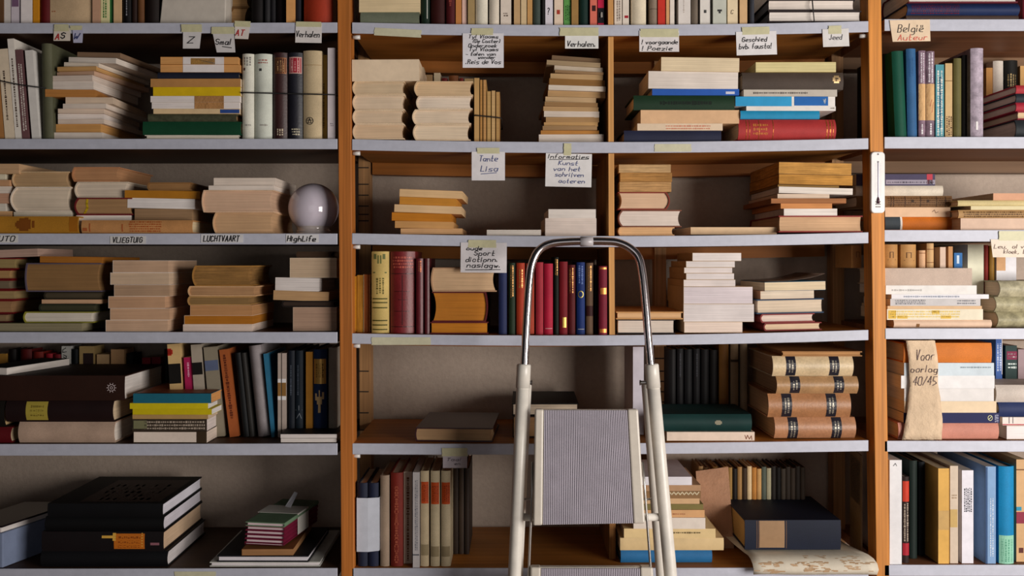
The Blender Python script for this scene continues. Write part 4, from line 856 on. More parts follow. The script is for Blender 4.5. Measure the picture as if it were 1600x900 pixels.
# ---------------------------------------------------------------- fifth row, right bay
stack('in kraft-wrapped stack', 'R', 4, [
 (1404, 1561, 661, 'hF', 'CC8A78', CR, 'salmon pink book', {'bulge': .005}), (1412, 1562, 645, 'pF', '12184A', CR, 'navy book with pale round logo', {'deco': [('round_logo', 'D8D8A8', 'line', ([[(1547 + 3.4*math.cos(a*.5), 653 + 4*math.sin(a*.5)) for a in range(14)], [(1545,655),(1549,651)]], .9)), lett('B8B8D0', 1554, 647, 1560, 660, 3)]}),
 (1413, 1557, 627, 'pF', 'DFC8A8', CR, 'cream tan book'), (1413, 1553, 607, 'pF', 'DCD8D6', W_, 'white book'), (1408, 1554, 587, 'pF', 'E2E0E0', W_, 'bright white book'), (1413, 1553, 567, 'pF', 'C8D4DC', W_, 'pale blue book', {'deco': [lett('8A98A0', 1500, 572, 1548, 576, 1)]}),
 (1412, 1550, 536, 'hF', 'D0762A', CR, 'orange book', {'bulge': .003})], dy=.014, depth=.16, jit=.3)
# kraft wrapper round that stack
yk = .0085; sk = S(yk)
kr = thing('kraft_paper_wrap', 'kraft paper wrap with pencilled Voor oorlog 40/45 around book stack', 'paper wrap', (P(1448, 689, yk).x, yk, shelf_z('R', 4, P(1448, 689, yk).x) + .0005))
k0 = P(1448, 688, yk)
mb = MB(); rows_ = 14; lft = [(533,1412),(560,1416),(600,1418),(640,1414),(670,1410),(687.5,1405)]; rgt = [(533,1452),(560,1457),(600,1457),(640,1463),(670,1464),(687.5,1463)]
def interp(tb, y):
    for (a, b), (c, d) in zip(tb, tb[1:]):
        if y <= c: return b + (d - b) * (y - a) / (c - a)
    return tb[-1][1]
ys_ = [533 + (687.5 - 533) * i / rows_ for i in range(rows_ + 1)]; vs_ = []; fs = []
nc = 8
for i, y_ in enumerate(ys_):
    l, r_ = interp(lft, y_) + 3, interp(rgt, y_) + 8
    for j in range(nc + 1):
        x = l + (r_ - l) * j / nc; p = P(x, y_, yk)
        vs_.append((p.x - k0.x, -.0012 + .0022 * math.sin(i * 1.7 + j * 2.1) * (.3 if i < 8 else 1), p.z - k0.z))
for i in range(rows_):
    for j in range(nc):
        a = i * (nc + 1) + j; fs.append((a, a + nc + 1, a + nc + 2, a + 1))
# top fold going back over the stack
b0 = len(vs_)
for j in range(nc + 1): vs_.append((vs_[j][0], .15, vs_[j][2] + .0012))
for j in range(nc): fs.append((j, j + 1, b0 + j + 1, b0 + j))
mb.add(vs_, fs); o = mb.build('wrap_sheet', mat('kraft', 'D8BEA0'), kr, smooth=.8)
sd = o.modifiers.new('solid', 'SOLIDIFY'); sd.thickness = .0008; sd.offset = 1
mb = MB(); mpk = lambda x, y_: (P(x, y_, yk).x - k0.x, -.0028, P(x, y_, yk).z - k0.z)
ribbons(mb, write('Voor', 1430, 563, 15, 31, jit=.25) + write('oorlog', 1422, 582, 10, 44, jit=.25) + write('40/45', 1426, 602, 13, 38, jit=.25), 1.1, mpk)
mb.build('handwriting', mat('ink', '6A5450'), kr)
row('at rear beside kraft-wrapped stack', 'R', 4, [
 (1556, 1566, 530, 'pF', '3E62A8', W_, 'blue and white striped book', {'deco': [('pattern', 'B8C4DC', 'marks', (1557, 535, 1565, 580, 2)), band('E0DCE4', 1565, 530, 1566, 585)]}), (1571, 1589, 540, 'pF', '1E3634', CR, 'dark green book with maroon label', {'deco': [labl('7A1C40', 1573, 549, 1589, 562), lett('D8D0D0', 1574, 551, 1588, 560, 2), lett('C8D4D0', 1574, 566, 1588, 577, 2)]}),
 (1591, 1606, 545, 'pF', '9A8488', CR, 'mauve grey book')], dy=.12, depth=.15, jit=.3)
stack('in stack beside kraft-wrapped stack', 'R', 4, [
 (1573, 1700, 665, 'pB', 'B88A60', 'ECE4E2', 'white paged book', {'yaw': 0}), (1566, 1700, 652, 'pF', 'E4D8D0', W_, 'white book with red line', {'yaw': 0, 'deco': [('red_line', 'B83A48', 'rect', [(1566,663,1640,664.5)]), ('dark_line', '5A5058', 'rect', [(1576,652,1577,662),(1582,652,1583,662)])]}),
 (1561, 1700, 629, 'hF', '26325A', CR, 'navy blue hardback', {'yaw': 0, 'bulge': .006}), (1557, 1700, 602, 'hF', 'C6BAB0', CR, 'grey white hardback', {'yaw': 0, 'bulge': .006})], dy=.014, depth=.2, jit=.3)
# ---------------------------------------------------------------- bottom row, left bay
ls = thing('slipcase_box', 'blue grey slipcase with black scribble at lower left picture corner', 'box', (P(-20, 888, .006).x, .006, shelf_z('L', 5, P(-20, 888, .006).x) + .0003))
s = S(.02); mb = MB(); mb.hexa([(-60*s,0,0),(24*s,0,0),(72*s,.2,0),(-20*s,.2,0),(-60*s,0,.068),(24*s,0,.068),(72*s,.2,.068),(-20*s,.2,.068)])
bevel(mb.build('case', mat('paper', '7C88A4'), ls), .002)
mb = MB(); mb.hexa([(-58*s,.004,.0685),(20*s,.004,.0685),(67*s,.19,.0685),(-18*s,.19,.0685),(-58*s,.004,.078),(20*s,.004,.078),(67*s,.19,.078),(-18*s,.19,.078)])
mb.build('paper_block', mat('page', 'E0D8D4'), ls)
mb = MB(); mb.hexa([(-60*s,.002,.0782),(22*s,.002,.0782),(70*s,.195,.0782),(-18*s,.195,.0782),(-60*s,.002,.082),(22*s,.002,.082),(70*s,.195,.082),(-18*s,.195,.082)])
mb.build('lid', mat('gloss', '1A1216'), ls)
def bk(y0, y1, **k): return k
stack('in big black art book stack', 'L', 5, [
 (63, 261, 862, 'hF', '0C0C10', 'D8D0D0', 'black art book'), (65, 255, 831, 'hF', '140E10', 'D8B898', 'black art book with orange printed spine', {'bulge': .002, 'deco': [
   ('spine_picture', 'C06A1C', 'rect', (178, 834, 226, 858)), ('spine_picture', 'D8A848', 'rect', [(159,837,176,841),(176,833,181,845),(221,833,223,858)]), ('spine_picture', '8A4410', 'marks', (184, 836, 220, 858, 3)), labl('8A5A64', 235, 848, 249, 852)]}),
 (70, 255, 808, 'hF', '08080A', 'DCD6E0', 'plain black art book'), (74, 254, 787, 'hF', '0A0A0D', 'E2DEE8', 'black art book with picture cover', {'bulge': .002})], dy=.006, depth=.27, jit=.15, tilt=0)
# grey figure print on the top cover
stack('under slim maroon bundle', 'L', 5, [
 (328, 500, 878, 'hB', 'C8C8C0', 'E2DADC', 'large white picture book', {'depth': .23, 'deco': [('ornament', '3A4A44', 'rect', [(340,887,350,889),(410,886,416,889)])]}),
 (339, 482, 868, 'hB', '14141A', 'E0DAE0', 'white paged book with black cover', {'depth': .21}),
 (378, 458, 858, 'pL', '8A5A30', 'A0744C', 'thin brown book', {'depth': .19})], dy=.01, jit=.6)
zb3 = shelf_z('L', 5, P(415, 0, .02).x) + (888 - 857) * S(.01)
sb = []
zc_ = zb3
for i in range(6):
    y1 = 856 - i * 6.6
    sb.append((379 + i * .6, 445 + i * .4, y1 - 6.6, 'hR', '6A1430' if i < 5 else '6A8468', 'E0C8CC', 'slim maroon book' if i < 5 else 'slim green covered book', {'depth': .19, 'yaw': -9, 'dy': .022}))
stack('in bundle with paper strip', 'L', 5, sb, dy=.022, zbase=zb3, jit=0)
zt3 = CZ + (HY - (856 - 6 * 6.6)) * S(.022)
X3 = P(412, 0, .022).x; w3 = 66 * S(.022) / 2
wr = thing('paper_band', 'white folded paper strip wrapped around the slim maroon bundle', 'paper band', (X3, .022, zb3), (0, 0, math.radians(-9)))
h3 = zt3 - zb3; mb = MB()
mb.add([(-w3 - .001, .07, h3 + .001), (w3 + .0015, .07, h3 + .001), (w3 + .0015, .13, h3 + .001), (-w3 - .001, .13, h3 + .001), (w3 + .0015, .07, .004), (w3 + .0015, .13, .004)], [(0, 1, 2, 3), (1, 4, 5, 2)])
o = mb.build('strip', mat('paper', 'D8D4CC'), wr); sd = o.modifiers.new('s', 'SOLIDIFY'); sd.thickness = .0006; sd.offset = 1
mb = MB(); mb.add([(-.004, .12, h3 + .002), (.01, .115, h3 + .002), (.012, .15, h3 + .024), (.004, .152, h3 + .026)], [(0, 1, 2, 3)])
o = mb.build('folded_corner', mat('paper', 'DCDCE4'), wr); sd = o.modifiers.new('s', 'SOLIDIFY'); sd.thickness = .0006
# ---------------------------------------------------------------- bottom row, middle bay
row('bottom shelf, orange label row', 'M', 5, [
 (559, 574, 755, 'hF', '23283C', CR, 'blue black book in white paper band'), (575, 591, 755, 'hF', '20263E', CR, 'navy book in white paper band'),
 (594, 608, 743, 'hF', 'A08A76', CR, 'greyish beige book'), (610, 629, 739, 'hF', '78261C', CR, 'brick brown book', {'deco': [lett('A0503A', 614, 760, 625, 880, 1)]}), (631, 644, 737, 'pF', 'C8B8A4', CR, 'cream book with brown lettering', {'dy': .03, 'deco': [lett('6A4A34', 634, 745, 641, 876, 1)]}),
 (645, 655.5, 738, 'pF', 'BEB8B8', W_, 'grey white book with fine print', {'dy': .004, 'deco': [lett('7A7A84', 648, 750, 653, 860, 2), band('5A5A60', 645, 866, 655, 868)]}),
 (657, 670, 736, 'hF', 'C9B694', CR, 'cream book with orange label', {'deco': [labl('C44E1C', 658, 753, 669.5, 787), lett('7A2A10', 659, 757, 669, 784, 4), labl('9A8A6A', 658, 851, 669.5, 868)]}),
 (672.5, 687, 736, 'hF', 'CFBE9C', CR, 'cream volume with orange label', {'deco': [labl('C8501C', 673.5, 754, 686, 788), lett('7A2A10', 675, 758, 685, 785, 4), labl('9A8A6A', 673.5, 854, 686, 870)]}),
 (689, 704, 736, 'hF', 'CFBE9C', CR, 'cream end volume with orange label', {'deco': [labl('C8501C', 690, 754, 703, 788), lett('7A2A10', 691, 758, 702, 785, 4), labl('9A8A6A', 690, 854, 703, 870)]})], dy=.01, jit=.2)
row('in shadow beside orange labelled volumes', 'M', 5, [
 (707, 716, 732, 'hF', '3A2E26', CR, 'dark grey brown book'), (717, 725, 730, 'hF', '46382E', CR, 'taupe book'), (726, 733, 732, 'hF', '30241E', CR, 'dark umber book')], dy=.09, depth=.15)
pb = thing('paper_band', 'white paper band around two navy books beside left post', 'paper band', (P(575, 862, .008).x, .008, P(575, 862, .008).z))
mb = MB(); s = S(.008); a = 17.3 * s; hh = 84 * s
mb.add([(-a, .14, 0), (-a, 0, 0), (0, -.0012, 0), (a, 0, .002), (a, .14, .002), (-a, .14, hh), (-a, 0, hh), (0, -.0012, hh), (a, 0, hh + .001), (a, .14, hh)], [(0, 1, 6, 5), (1, 2, 7, 6), (2, 3, 8, 7), (3, 4, 9, 8)])
o = mb.build('band', mat('paper', 'D2D6E2'), pb); sd = o.modifiers.new('s', 'SOLIDIFY'); sd.thickness = .0006; sd.offset = 1
stack('in pile behind ladder, bottom shelf', 'M', 5, [
 (970, 1113, 860, 'hF', '2A6CA0', CR, 'bright blue hardback', {'depth': .2}), (969, 1131, 841, 'pF', 'D8BC8C', CR, 'wide sand coloured softcover', {'depth': .24, 'bulge': .002}), (975, 1118, 826, 'pF', 'DCC18E', CR, 'pale yellow tan book', {'deco': [lett('6A5A3A', 1052, 830, 1096, 835, 1)]}),
 (990, 1102, 809, 'pF', 'E0D4C8', W_, 'white book with pencil lines'), (990, 1102, 797, 'pF', 'D0A070', CR, 'orange tan book', {'deco': [lett('A06040', 1050, 802, 1072, 805, 1)]}), (992, 1100, 788, 'pF', '7A6E3E', CR, 'olive book'), (988, 1094, 779, 'pF', 'CDA87E', CR, 'light tan book'),
 (990, 1096, 768, 'pF', '8A6844', CR, 'brown book with scalloped edge', {'deco': [('scallop', 'D8C8A8', 'line', ([[(1040 + i*3.3, 769 + (i % 2) * 4) for i in range(17)]], 1.6))]}), (990, 1096, 758, 'pF', 'B08A68', CR, 'fawn book'), (985, 1081, 745, 'pB', 'D8D4DC', 'E8E4EA', 'white paper covered book')], dy=.03, depth=.17, jit=.5)
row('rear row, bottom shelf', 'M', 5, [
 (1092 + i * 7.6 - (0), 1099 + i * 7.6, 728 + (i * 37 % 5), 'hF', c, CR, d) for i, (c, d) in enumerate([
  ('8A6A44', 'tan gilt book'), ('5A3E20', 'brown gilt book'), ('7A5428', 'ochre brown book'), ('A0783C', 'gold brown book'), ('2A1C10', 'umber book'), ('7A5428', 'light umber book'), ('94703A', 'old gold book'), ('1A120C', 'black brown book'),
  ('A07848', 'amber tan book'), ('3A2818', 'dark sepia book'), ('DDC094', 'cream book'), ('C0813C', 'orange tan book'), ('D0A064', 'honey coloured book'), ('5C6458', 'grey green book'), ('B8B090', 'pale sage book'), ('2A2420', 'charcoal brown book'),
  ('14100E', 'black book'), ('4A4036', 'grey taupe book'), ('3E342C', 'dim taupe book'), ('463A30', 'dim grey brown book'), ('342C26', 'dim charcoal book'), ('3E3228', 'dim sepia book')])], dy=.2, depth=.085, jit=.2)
cb = thing('cardboard_sheet', 'brown cardboard sheet propped before rear books on bottom shelf', 'cardboard', (P(1122, 800, .13).x, .13, shelf_z('M', 5, .38) + .0005))
mb = MB(); s = S(.13); mb.hexa([(-27*s,0,0),(25*s,0,0),(25*s,.003,0),(-27*s,.003,0),(-27*s,.055,112*s),(25*s,.055,119*s),(25*s,.058,119*s),(-27*s,.058,112*s)])
mb.build('sheet', mat('kraft', 'A87E62'), cb)
# folded map sheet under the big navy book
zf5 = shelf_z('M', 5, P(1270, 0, 0).x)
mp_ = thing('map_sheet', 'curved printed map sheet hanging over edge below navy book', 'map', (P(1270, 888, 0).x, 0, zf5))
prof = [(-.022, -.006, 1), (-.024, .004, 1), (-.020, .014, 1), (-.010, .021, 1), (.004, .0245, 1), (.03, .024, 1), (.08, .0225, 1), (.14, .022, 1), (.2, .021, 1), (.262, .020, 1)]
xl = [-97, -97, -98, -99, -100, -103, -107, -112, -117, -122]; xr = [94, 96, 95, 92, 88, 84, 76, 70, 66, 62]
mb = MB(); vs_ = []; nn = 12
for k, (yy, zz_, _) in enumerate(prof):
    for j in range(nn + 1):
        x = (xl[k] + (xr[k] - xl[k]) * j / nn) * S(0); vs_.append((x, yy + .0005 * math.sin(j * 1.3), zz_ + .0005 * math.sin(j * .9 + k)))
mb.add(vs_, [(k*(nn+1)+j, k*(nn+1)+j+1, (k+1)*(nn+1)+j+1, (k+1)*(nn+1)+j) for k in range(len(prof)-1) for j in range(nn)])
o = mb.build('sheet', mat('paper', 'D0C6B4'), mp_, smooth=True); sd = o.modifiers.new('s', 'SOLIDIFY'); sd.thickness = .0012; sd.offset = -1
mb = MB()
for (a, b, c_, d_) in [(.1, .25, .35, .5), (.3, .5, .33, .45), (.1, .2, .05, .2), (.45, .9, .6, .75), (.72, .95, .4, .55), (.4, .5, .15, .3), (.75, .85, .2, .35), (.02, .98, .12, .16), (.02, .98, .44, .47), (.48, .6, .1, .45), (.05, .2, .3, .45)]:
    for _ in range(16):
        u = R.uniform(a, b); v = R.uniform(c_, d_) * 5; k = min(int(v), 8); f = v - k
        i = min(int(u * nn), nn - 1); g = u * nn - i
        q = lambda kk, jj: Vector(vs_[kk*(nn+1)+jj])
        p = q(k, i).lerp(q(k, i+1), g).lerp(q(k+1, i).lerp(q(k+1, i+1), g), f)
        t1 = (q(k, i+1) - q(k, i)).normalized() * R.uniform(.002, .006); t2 = (q(k+1, i) - q(k, i)).normalized() * R.uniform(.0005, .0014)
        nrm = t1.cross(t2).normalized() * .0004
        mb.add([p + nrm - t1 - t2, p + nrm + t1 - t2, p + nrm + t1 + t2, p + nrm - t1 + t2], [(0, 1, 2, 3)])
mb.build('print', mat('ink', 'AE8E6C'), mp_)
stack('lying on printed map sheet', 'M', 5, [(1164, 1314, 813, 'hF', 'cloth:141A2C', 'B08A50', 'large navy book with beige spine label', {'depth': .2, 'yaw': 0, 'bulge': .002, 'deco': [
 labl('9A7A5A', 1187, 814, 1226, 856), ('label_border', '5A4438', 'rect', [(1182,814,1183.5,857),(1228,814,1229.5,857),(1185,814,1187,857)])]})], dy=.03, zbase=zf5 + .0262, jit=0)
ps = thing('printed_panel', 'dark tan printed cardboard panel standing against right post, bottom shelf', 'cardboard', (.703, .052, shelf_z('M', 5, .69) + .0006), (0, 0, -.12))
mb = MB(); mb.box((-.003, 0, 0), (0, .10, .208)); mb.build('panel', mat('kraft', '8A7458'), ps)
mb = MB()
for (x0, y0, x1, y1) in dashes(8, -195, 92, -105, 16): mb.add([(-.0034, x0/1000, -y0/1000), (-.0034, x1/1000, -y0/1000), (-.0034, x1/1000, -y1/1000), (-.0034, x0/1000, -y1/1000)], [(0, 1, 2, 3)])
mb.build('print', mat('ink', '241A12'), ps)
# ---------------------------------------------------------------- bottom row, right bay
row('in bright row on bottom shelf', 'R', 5, [
 (1390, 1409, 719, 'pF', 'E0DEE0', W_, 'tall white book', {'dy': .004, 'depth': .2, 'deco': [('small_mark', 'ink:5A5A5A', 'line', ([[(1396,728),(1399,724),(1401,728)]], .8))]}),
 (1411, 1421, 745, 'hF', '2A1A18', CR, 'black book with red panels', {'deco': [labl('C03A26', 1411, 752, 1421, 784), labl('A82432', 1411, 849, 1421, 868), lett('A89888', 1411.5, 786, 1420.5, 846, 2)]}),
 (1422, 1434, 720, 'hF', '182420', CR, 'green black book', {'dy': .04}), (1436, 1446, 722, 'hF', '14181E', CR, 'black book', {'dy': .06}), 
 (1466, 1483, 732, 'pF', 'D6A654', 'E0CBA8', 'mustard yellow book', {'dy': .008, 'depth': .2, 'deco': [('brown_tape', 'tape:B89048', 'rect', (1466, 798, 1483, 828))]}),
 (1484.5, 1497, 728, 'pF', 'CDBBA8', 'E0CBA8', 'beige book with brown tape', {'dy': .01, 'depth': .2, 'deco': [('brown_tape', 'tape:B8964E', 'rect', (1484.5, 796, 1496, 824)), lett('A89078', 1487, 772, 1495, 780, 2)]}),
 (1503, 1521, 735, 'pF', 'E2DFE8', 'D8CFC8', 'white book with black handwriting', {'dy': .01, 'depth': .2, 'deco': [('handwriting', 'ink:1E2030', 'marks', (1506, 762, 1519, 800, 5))]}),
 (1540, 1556, 729, 'pF', '7FA0C8', 'D8D0CC', 'light blue book', {'dy': .008, 'depth': .22, 'deco': [('side_stripe', '33507A', 'rect', (1540, 730, 1543, 882)), lett('C8D4E4', 1546, 778, 1553, 870, 2)]}),
 (1562, 1586, 729, 'hF', '0E7FB4', 'E0DCD4', 'vivid blue book with mint base', {'dy': .006, 'depth': .2, 'bulge': .005, 'deco': [labl('8FC8AE', 1562.5, 837, 1585.5, 882), lett('5A9A80', 1564, 842, 1584, 878, 4)]}),
 (1588, 1604, 718, 'pF', 'CBA376', 'D8C09A', 'tan book with maroon wave', {'dy': .02, 'depth': .2, 'deco': [labl('8A2A40', 1588, 800, 1604, 818), labl('2C8AAA', 1588, 792, 1596, 798), band('7A5230', 1588, 733, 1604, 735), labl('5A2A24', 1592, 856, 1599, 864)]})], dy=.012, jit=.2)
def top_print(desc, name, rects, colr, n=None):
    for o in COL.objects:
        if o.parent is None and o.get('label', '').startswith(desc):
            c = [q for q in o.children if q.name.startswith('cover')][0]; xs = [v.co.x for v in c.data.vertices]; ys = [v.co.y for v in c.data.vertices]; zt = max(v.co.z for v in c.data.vertices)
            X0, X1, Y0, Y1 = min(xs), max(xs), min(ys), max(ys); mb = MB()
            for (a, b, c_, d) in rects:
                q = lambda u, v: (X0 + (X1 - X0) * u, Y0 + (Y1 - Y0) * v, zt + .0003)
                mb.add([q(a, b), q(c_, b), q(c_, d), q(a, d)], [(0, 1, 2, 3)])
            mb.build(name, mat(*colr.split(':')), o); return
    print('NO TOP', desc)
top_print('black art book with picture cover', 'cover_picture', [(.25, .06, .95, .85)], 'marble:2A1410')
top_print('black art book with picture cover', 'cover_lettering', [(.32 + .06 * i + R.uniform(0, .02), .12 + .12 * j, .35 + .06 * i, .19 + .12 * j) for i in range(9) for j in range(5) if R.random() < .55], 'ink:6A6468')
top_print('teal blue book with red brown cover', 'cover_picture', [(.02, .03, .98, .98)], 'marble:9A5434')
# ---------------------------------------------------------------- taped notes
def note(name, label, x0, x1, y0, y1, lines, tape=None, paper='E4DFDC', rot=0, cat='note', curl=.001, yd=-.0018, wd=1.0, corners=None):
    s = S(yd); cx = (x0 + x1) / 2; p0 = P(cx, y0, yd)
    root = thing(name, label, cat, p0, (0, math.radians(rot), 0))
    fr = lambda a, b, off=0: ((a - cx) * s, -curl * ((b - y0) / (y1 - y0)) ** 2 - off, (y0 - b) * s)
    mb = MB(); n = 6; vs_ = []
    for i in range(n + 1):
        b = y0 + (y1 - y0) * i / n; t = i / n
        l, r_ = (x0, x1) if not corners else (x0 + corners[0] * t, x1 + corners[1] * t)
        vs_ += [fr(l, b), fr(r_, b)]
    mb.add(vs_, [(2*i, 2*i+2, 2*i+3, 2*i+1) for i in range(n)])
    o = mb.build('paper', mat('paper', paper), root); sd = o.modifiers.new('s', 'SOLIDIFY'); sd.thickness = .0003; sd.offset = -1
    if tape:
        a, c_, b, d_ = tape; mb = MB()
        q = [fr(a, b, .0005), fr(a, d_, .0005), fr(c_, d_, .0005), fr(c_, b, .0005)]
        # ragged ends
        n2 = 5; L = [(a + R.uniform(0, 1.2), b + (d_ - b) * i / n2) for i in range(n2 + 1)]; Rr = [(c_ - R.uniform(0, 1.2), b + (d_ - b) * i / n2) for i in range(n2 + 1)]
        vv = [fr(*p, .0003) for p in L] + [fr(*p, .0003) for p in Rr]
        mb.add(vv, [(i, i+1, n2+2+i, n2+1+i) for i in range(n2)])
        o = mb.build('tape', mat('tape', 'C6C19C'), root); sd = o.modifiers.new('s', 'SOLIDIFY'); sd.thickness = .0001; sd.offset = -1
    groups = {}
    for (txt, x, yb, h, wf, colr) in lines: groups.setdefault(colr, []).extend(write(txt, x, yb, h, wf, jit=.22) if isinstance(txt, str) else txt)
    for colr, pls in groups.items():
        mb = MB(); ribbons(mb, pls, wd, lambda a, b: fr(a, b, .0007)); mb.build('handwriting', mat('ink', colr), root)
    return root
BK, BL, RD = '17151A', '4A5484', 'B01E22'
def ul(x0, y0, x1, y1): return ([[(x0, y0), (x1, y1)]], 0, 0, 0, 0)
note('paper_note', 'small taped note with red A and black S', 84, 110, 44, 64, [('A', 87, 62, 9, 8, RD), ('S', 95, 60, 9, 9, BK)], (84, 108, 38, 49), 'D6CBBE', wd=1.6)
note('paper_note', 'small taped lilac note with blue W', 113, 130, 43, 67, [('W', 115, 61, 9, 12, '2A3468')], (109, 129, 40, 47), 'B8B8D0', corners=(2, -1), wd=1.3)
note('paper_note', 'taped note with a single black Z', 286, 315, 47, 76, [('Z', 293, 68, 10, 13, BK)], (283, 316, 38, 50), 'D0CCCC', corners=(0, -3), wd=1.2)
note('paper_note', 'tilted taped note reading Smal', 331, 365, 46, 82, [('Smal', 337, 70, 9, 26, BK), ([[(348, 73), (362, 75)]], 0, 0, 0, 0, BK)], (330, 367, 42, 53), 'CFCBCB', corners=(8, 3), wd=1.2)
note('paper_note', 'taped note with red letters AT', 367, 391, 36, 61, [('AT', 369, 56, 9, 15, RD)], (366, 392, 33, 42), 'D8CFC8', rot=2, corners=(1, -2), wd=1.4)
note('paper_note', 'taped Verhalen note on the left bay', 462, 503, 37, 67, [('Verhalen', 463, 58, 9, 38, BK)], (462, 503, 34, 42), 'DAD4D2', rot=1, wd=1.1)
note('paper_note', 'largest note with seven handwritten lines, middle bay', 723, 787, 52, 106, [
 ('Tyl Vlaams', 732, 60, 5.5, 48, BK), ('(De Coster)', 739, 67, 5.5, 44, BK), ('Onderzoek', 732, 74, 5.5, 46, BK), ('Tyl Vlaams', 733, 80, 5.5, 47, BK), ('- talen van', 728, 87, 5, 48, BK), ('wonder', 747, 92, 4.5, 28, BK), ('.Reis de Vos', 728, 100, 6.5, 56, BK)], (736, 771, 44, 55), 'E2E0E6', wd=.9)
note('paper_note', 'taped Verhalen note left of upper divider', 883, 935, 51, 76, [('Verhalen.', 886, 73, 8.5, 46, BK)], (874, 936, 43, 56), 'E0DFDC', wd=1.1)
note('paper_note', 'note reading voorgaande Poezie, right of upper divider', 999, 1061, 48, 81, [('! voorgaande', 1002, 69, 6.5, 58, BK), ('! Poezie', 1002, 79, 7, 50, BK)], (1000, 1061, 45, 58), 'E2DCDC', wd=1.0)
note('paper_note', 'two-line note reading Geschied, above the green book', 1150, 1213, 49, 86, [('Geschied', 1159, 65, 7, 40, BK), ('bvb. fausta!', 1154, 76, 8, 52, BK)], (1159, 1203, 42, 54), 'E2DFE0', rot=-1.5, wd=1.0)
note('paper_note', 'smallest note on middle top shelf, reading Jeed', 1285, 1326, 45, 73, [('Jeed', 1295, 62, 8, 21, '4A4A50')], (1294, 1315, 40, 53), 'DEDAD8', rot=-2, wd=.9)
note('paper_note', 'cream note on right bay reading Belgie in red and black', 1390, 1453, 31, 65, [('Belgi\u00eb', 1402, 50, 12, 42, '3A3430'), ('Auteur', 1402, 63, 9, 48, 'D86A58')], None, 'E6CDB0', corners=(4, 0), rot=-1, wd=1.0)
note('paper_note', 'note reading Tante Lisa in blue ink', 737, 789, 237, 282, [('Tante', 749, 252, 8.5, 30, BL), ('Lisa', 751, 268, 9, 29, BL), ([[(752, 272), (776, 270)]], 0, 0, 0, 0, BL)], (745, 781, 231, 240), 'DCD8DA', wd=1.0)
note('paper_note', 'five-line blue ink note left of third divider', 853, 925, 240, 292, [('Informaties', 857, 248, 6.5, 65, BK), ([[(859, 250), (900, 249), (920, 248)]], 0, 0, 0, 0, BK), ('Kunst', 873, 258, 6.5, 32, BL), ('van het', 865, 267, 6.5, 44, BL), ('schrijven', 868, 276, 6.5, 46, BL), ('acteren', 874, 286, 6.5, 42, BL)], (880, 893, 224, 243), 'DEDBDB', rot=1.2, wd=.9)
note('paper_note', 'note reading oude Sport dictionn. naslagw.', 720, 792, 379, 426, [('oude', 729, 391, 6, 26, BK), ('Sport', 741, 399, 7.5, 34, BK), ('dictionn.', 728, 409, 7.5, 52, BK), ('naslagw.', 730, 418, 7.5, 54, BK), ([[(728, 422), (782, 421)]], 0, 0, 0, 0, BK)], (731, 776, 375, 387), 'DAD5D8', rot=.5, wd=1.1)
note('paper_note', 'cream note with faded writing at right picture edge', 1548, 1625, 374, 402, [('Leu, al van', 1553, 388, 6, 60, '7A6258'), ('kloek, boeken', 1568, 396, 6, 60, '7A6258')], (1560, 1625, 361, 376), 'E6D8C6', corners=(3, 0), wd=.8)
note('paper_note', 'small note under yellow tape, left of ladder', 692, 730, 711, 731, [('Taal', 698, 720, 4.5, 24, '5A5058'), ('en', 710, 726, 4, 10, '5A5058')], (690, 731, 700, 713), 'B9AFB6', wd=.8)
note('shelf_label', 'white shelf label reading AUTO', -14, 28, 367, 379, [('AUTO', -11, 377, 8, 36, BK)], None, 'D4D2D0', curl=0, yd=-.0009, cat='label', wd=1.3)
note('shelf_label', 'white shelf label reading VLIEGTUIG', 172, 228, 369, 381, [('VLIEGTUIG', 176, 379, 8, 48, BK)], None, 'CFCDCC', curl=0, yd=-.0009, cat='label', wd=1.3)
note('shelf_label', 'white shelf label reading LUCHTVAART', 314, 380, 366, 379, [('LUCHTVAART', 318, 377, 8.5, 57, BK)], None, 'D2D0D2', curl=0, yd=-.0009, cat='label', wd=1.4)
note('shelf_label', 'white shelf label reading HighLife', 447, 498, 366, 379, [('HighLife', 449, 377, 8, 46, BK)], None, 'D2D0D2', curl=0, yd=-.0009, cat='label', wd=1.4)
def tape(label, x0, x1, y0, y1, rot=0):
    yd = -.0008; s = S(yd); cx = (x0+x1)/2; cy = (y0+y1)/2; mb = MB(); n = 6
    L = [((x0 + R.uniform(0, 1.5) - cx) * s, (cy - (y0 + (y1-y0)*i/n)) * s) for i in range(n+1)]; Q = [((x1 - R.uniform(0, 1.5) - cx) * s, (cy - (y0 + (y1-y0)*i/n)) * s) for i in range(n+1)]
    mb.add([(a, 0, b) for a, b in L] + [(a, 0, b) for a, b in Q], [(i, i+1, n+2+i, n+1+i) for i in range(n)])
    o = mb.build('masking_tape', mat('tape', 'C8C4A8')); o.location = P(cx, cy, yd); o.rotation_euler = (0, math.radians(rot), 0)
    sd = o.modifiers.new('s', 'SOLIDIFY'); sd.thickness = .0004; sd.offset = 0; tag(o, label, 'tape')
tape('yellowed tape strip on top shelf edge beside left post', 584, 659, 45, 57, 3)
tape('pale tape strip on second shelf edge, right of divider', 1022, 1081, 225, 237)
tape('long yellowed tape strip below the dark red volumes', 580, 674, 527, 539)
tape('tape strip on bottom shelf edge, left bay', 272, 338, 893, 905)
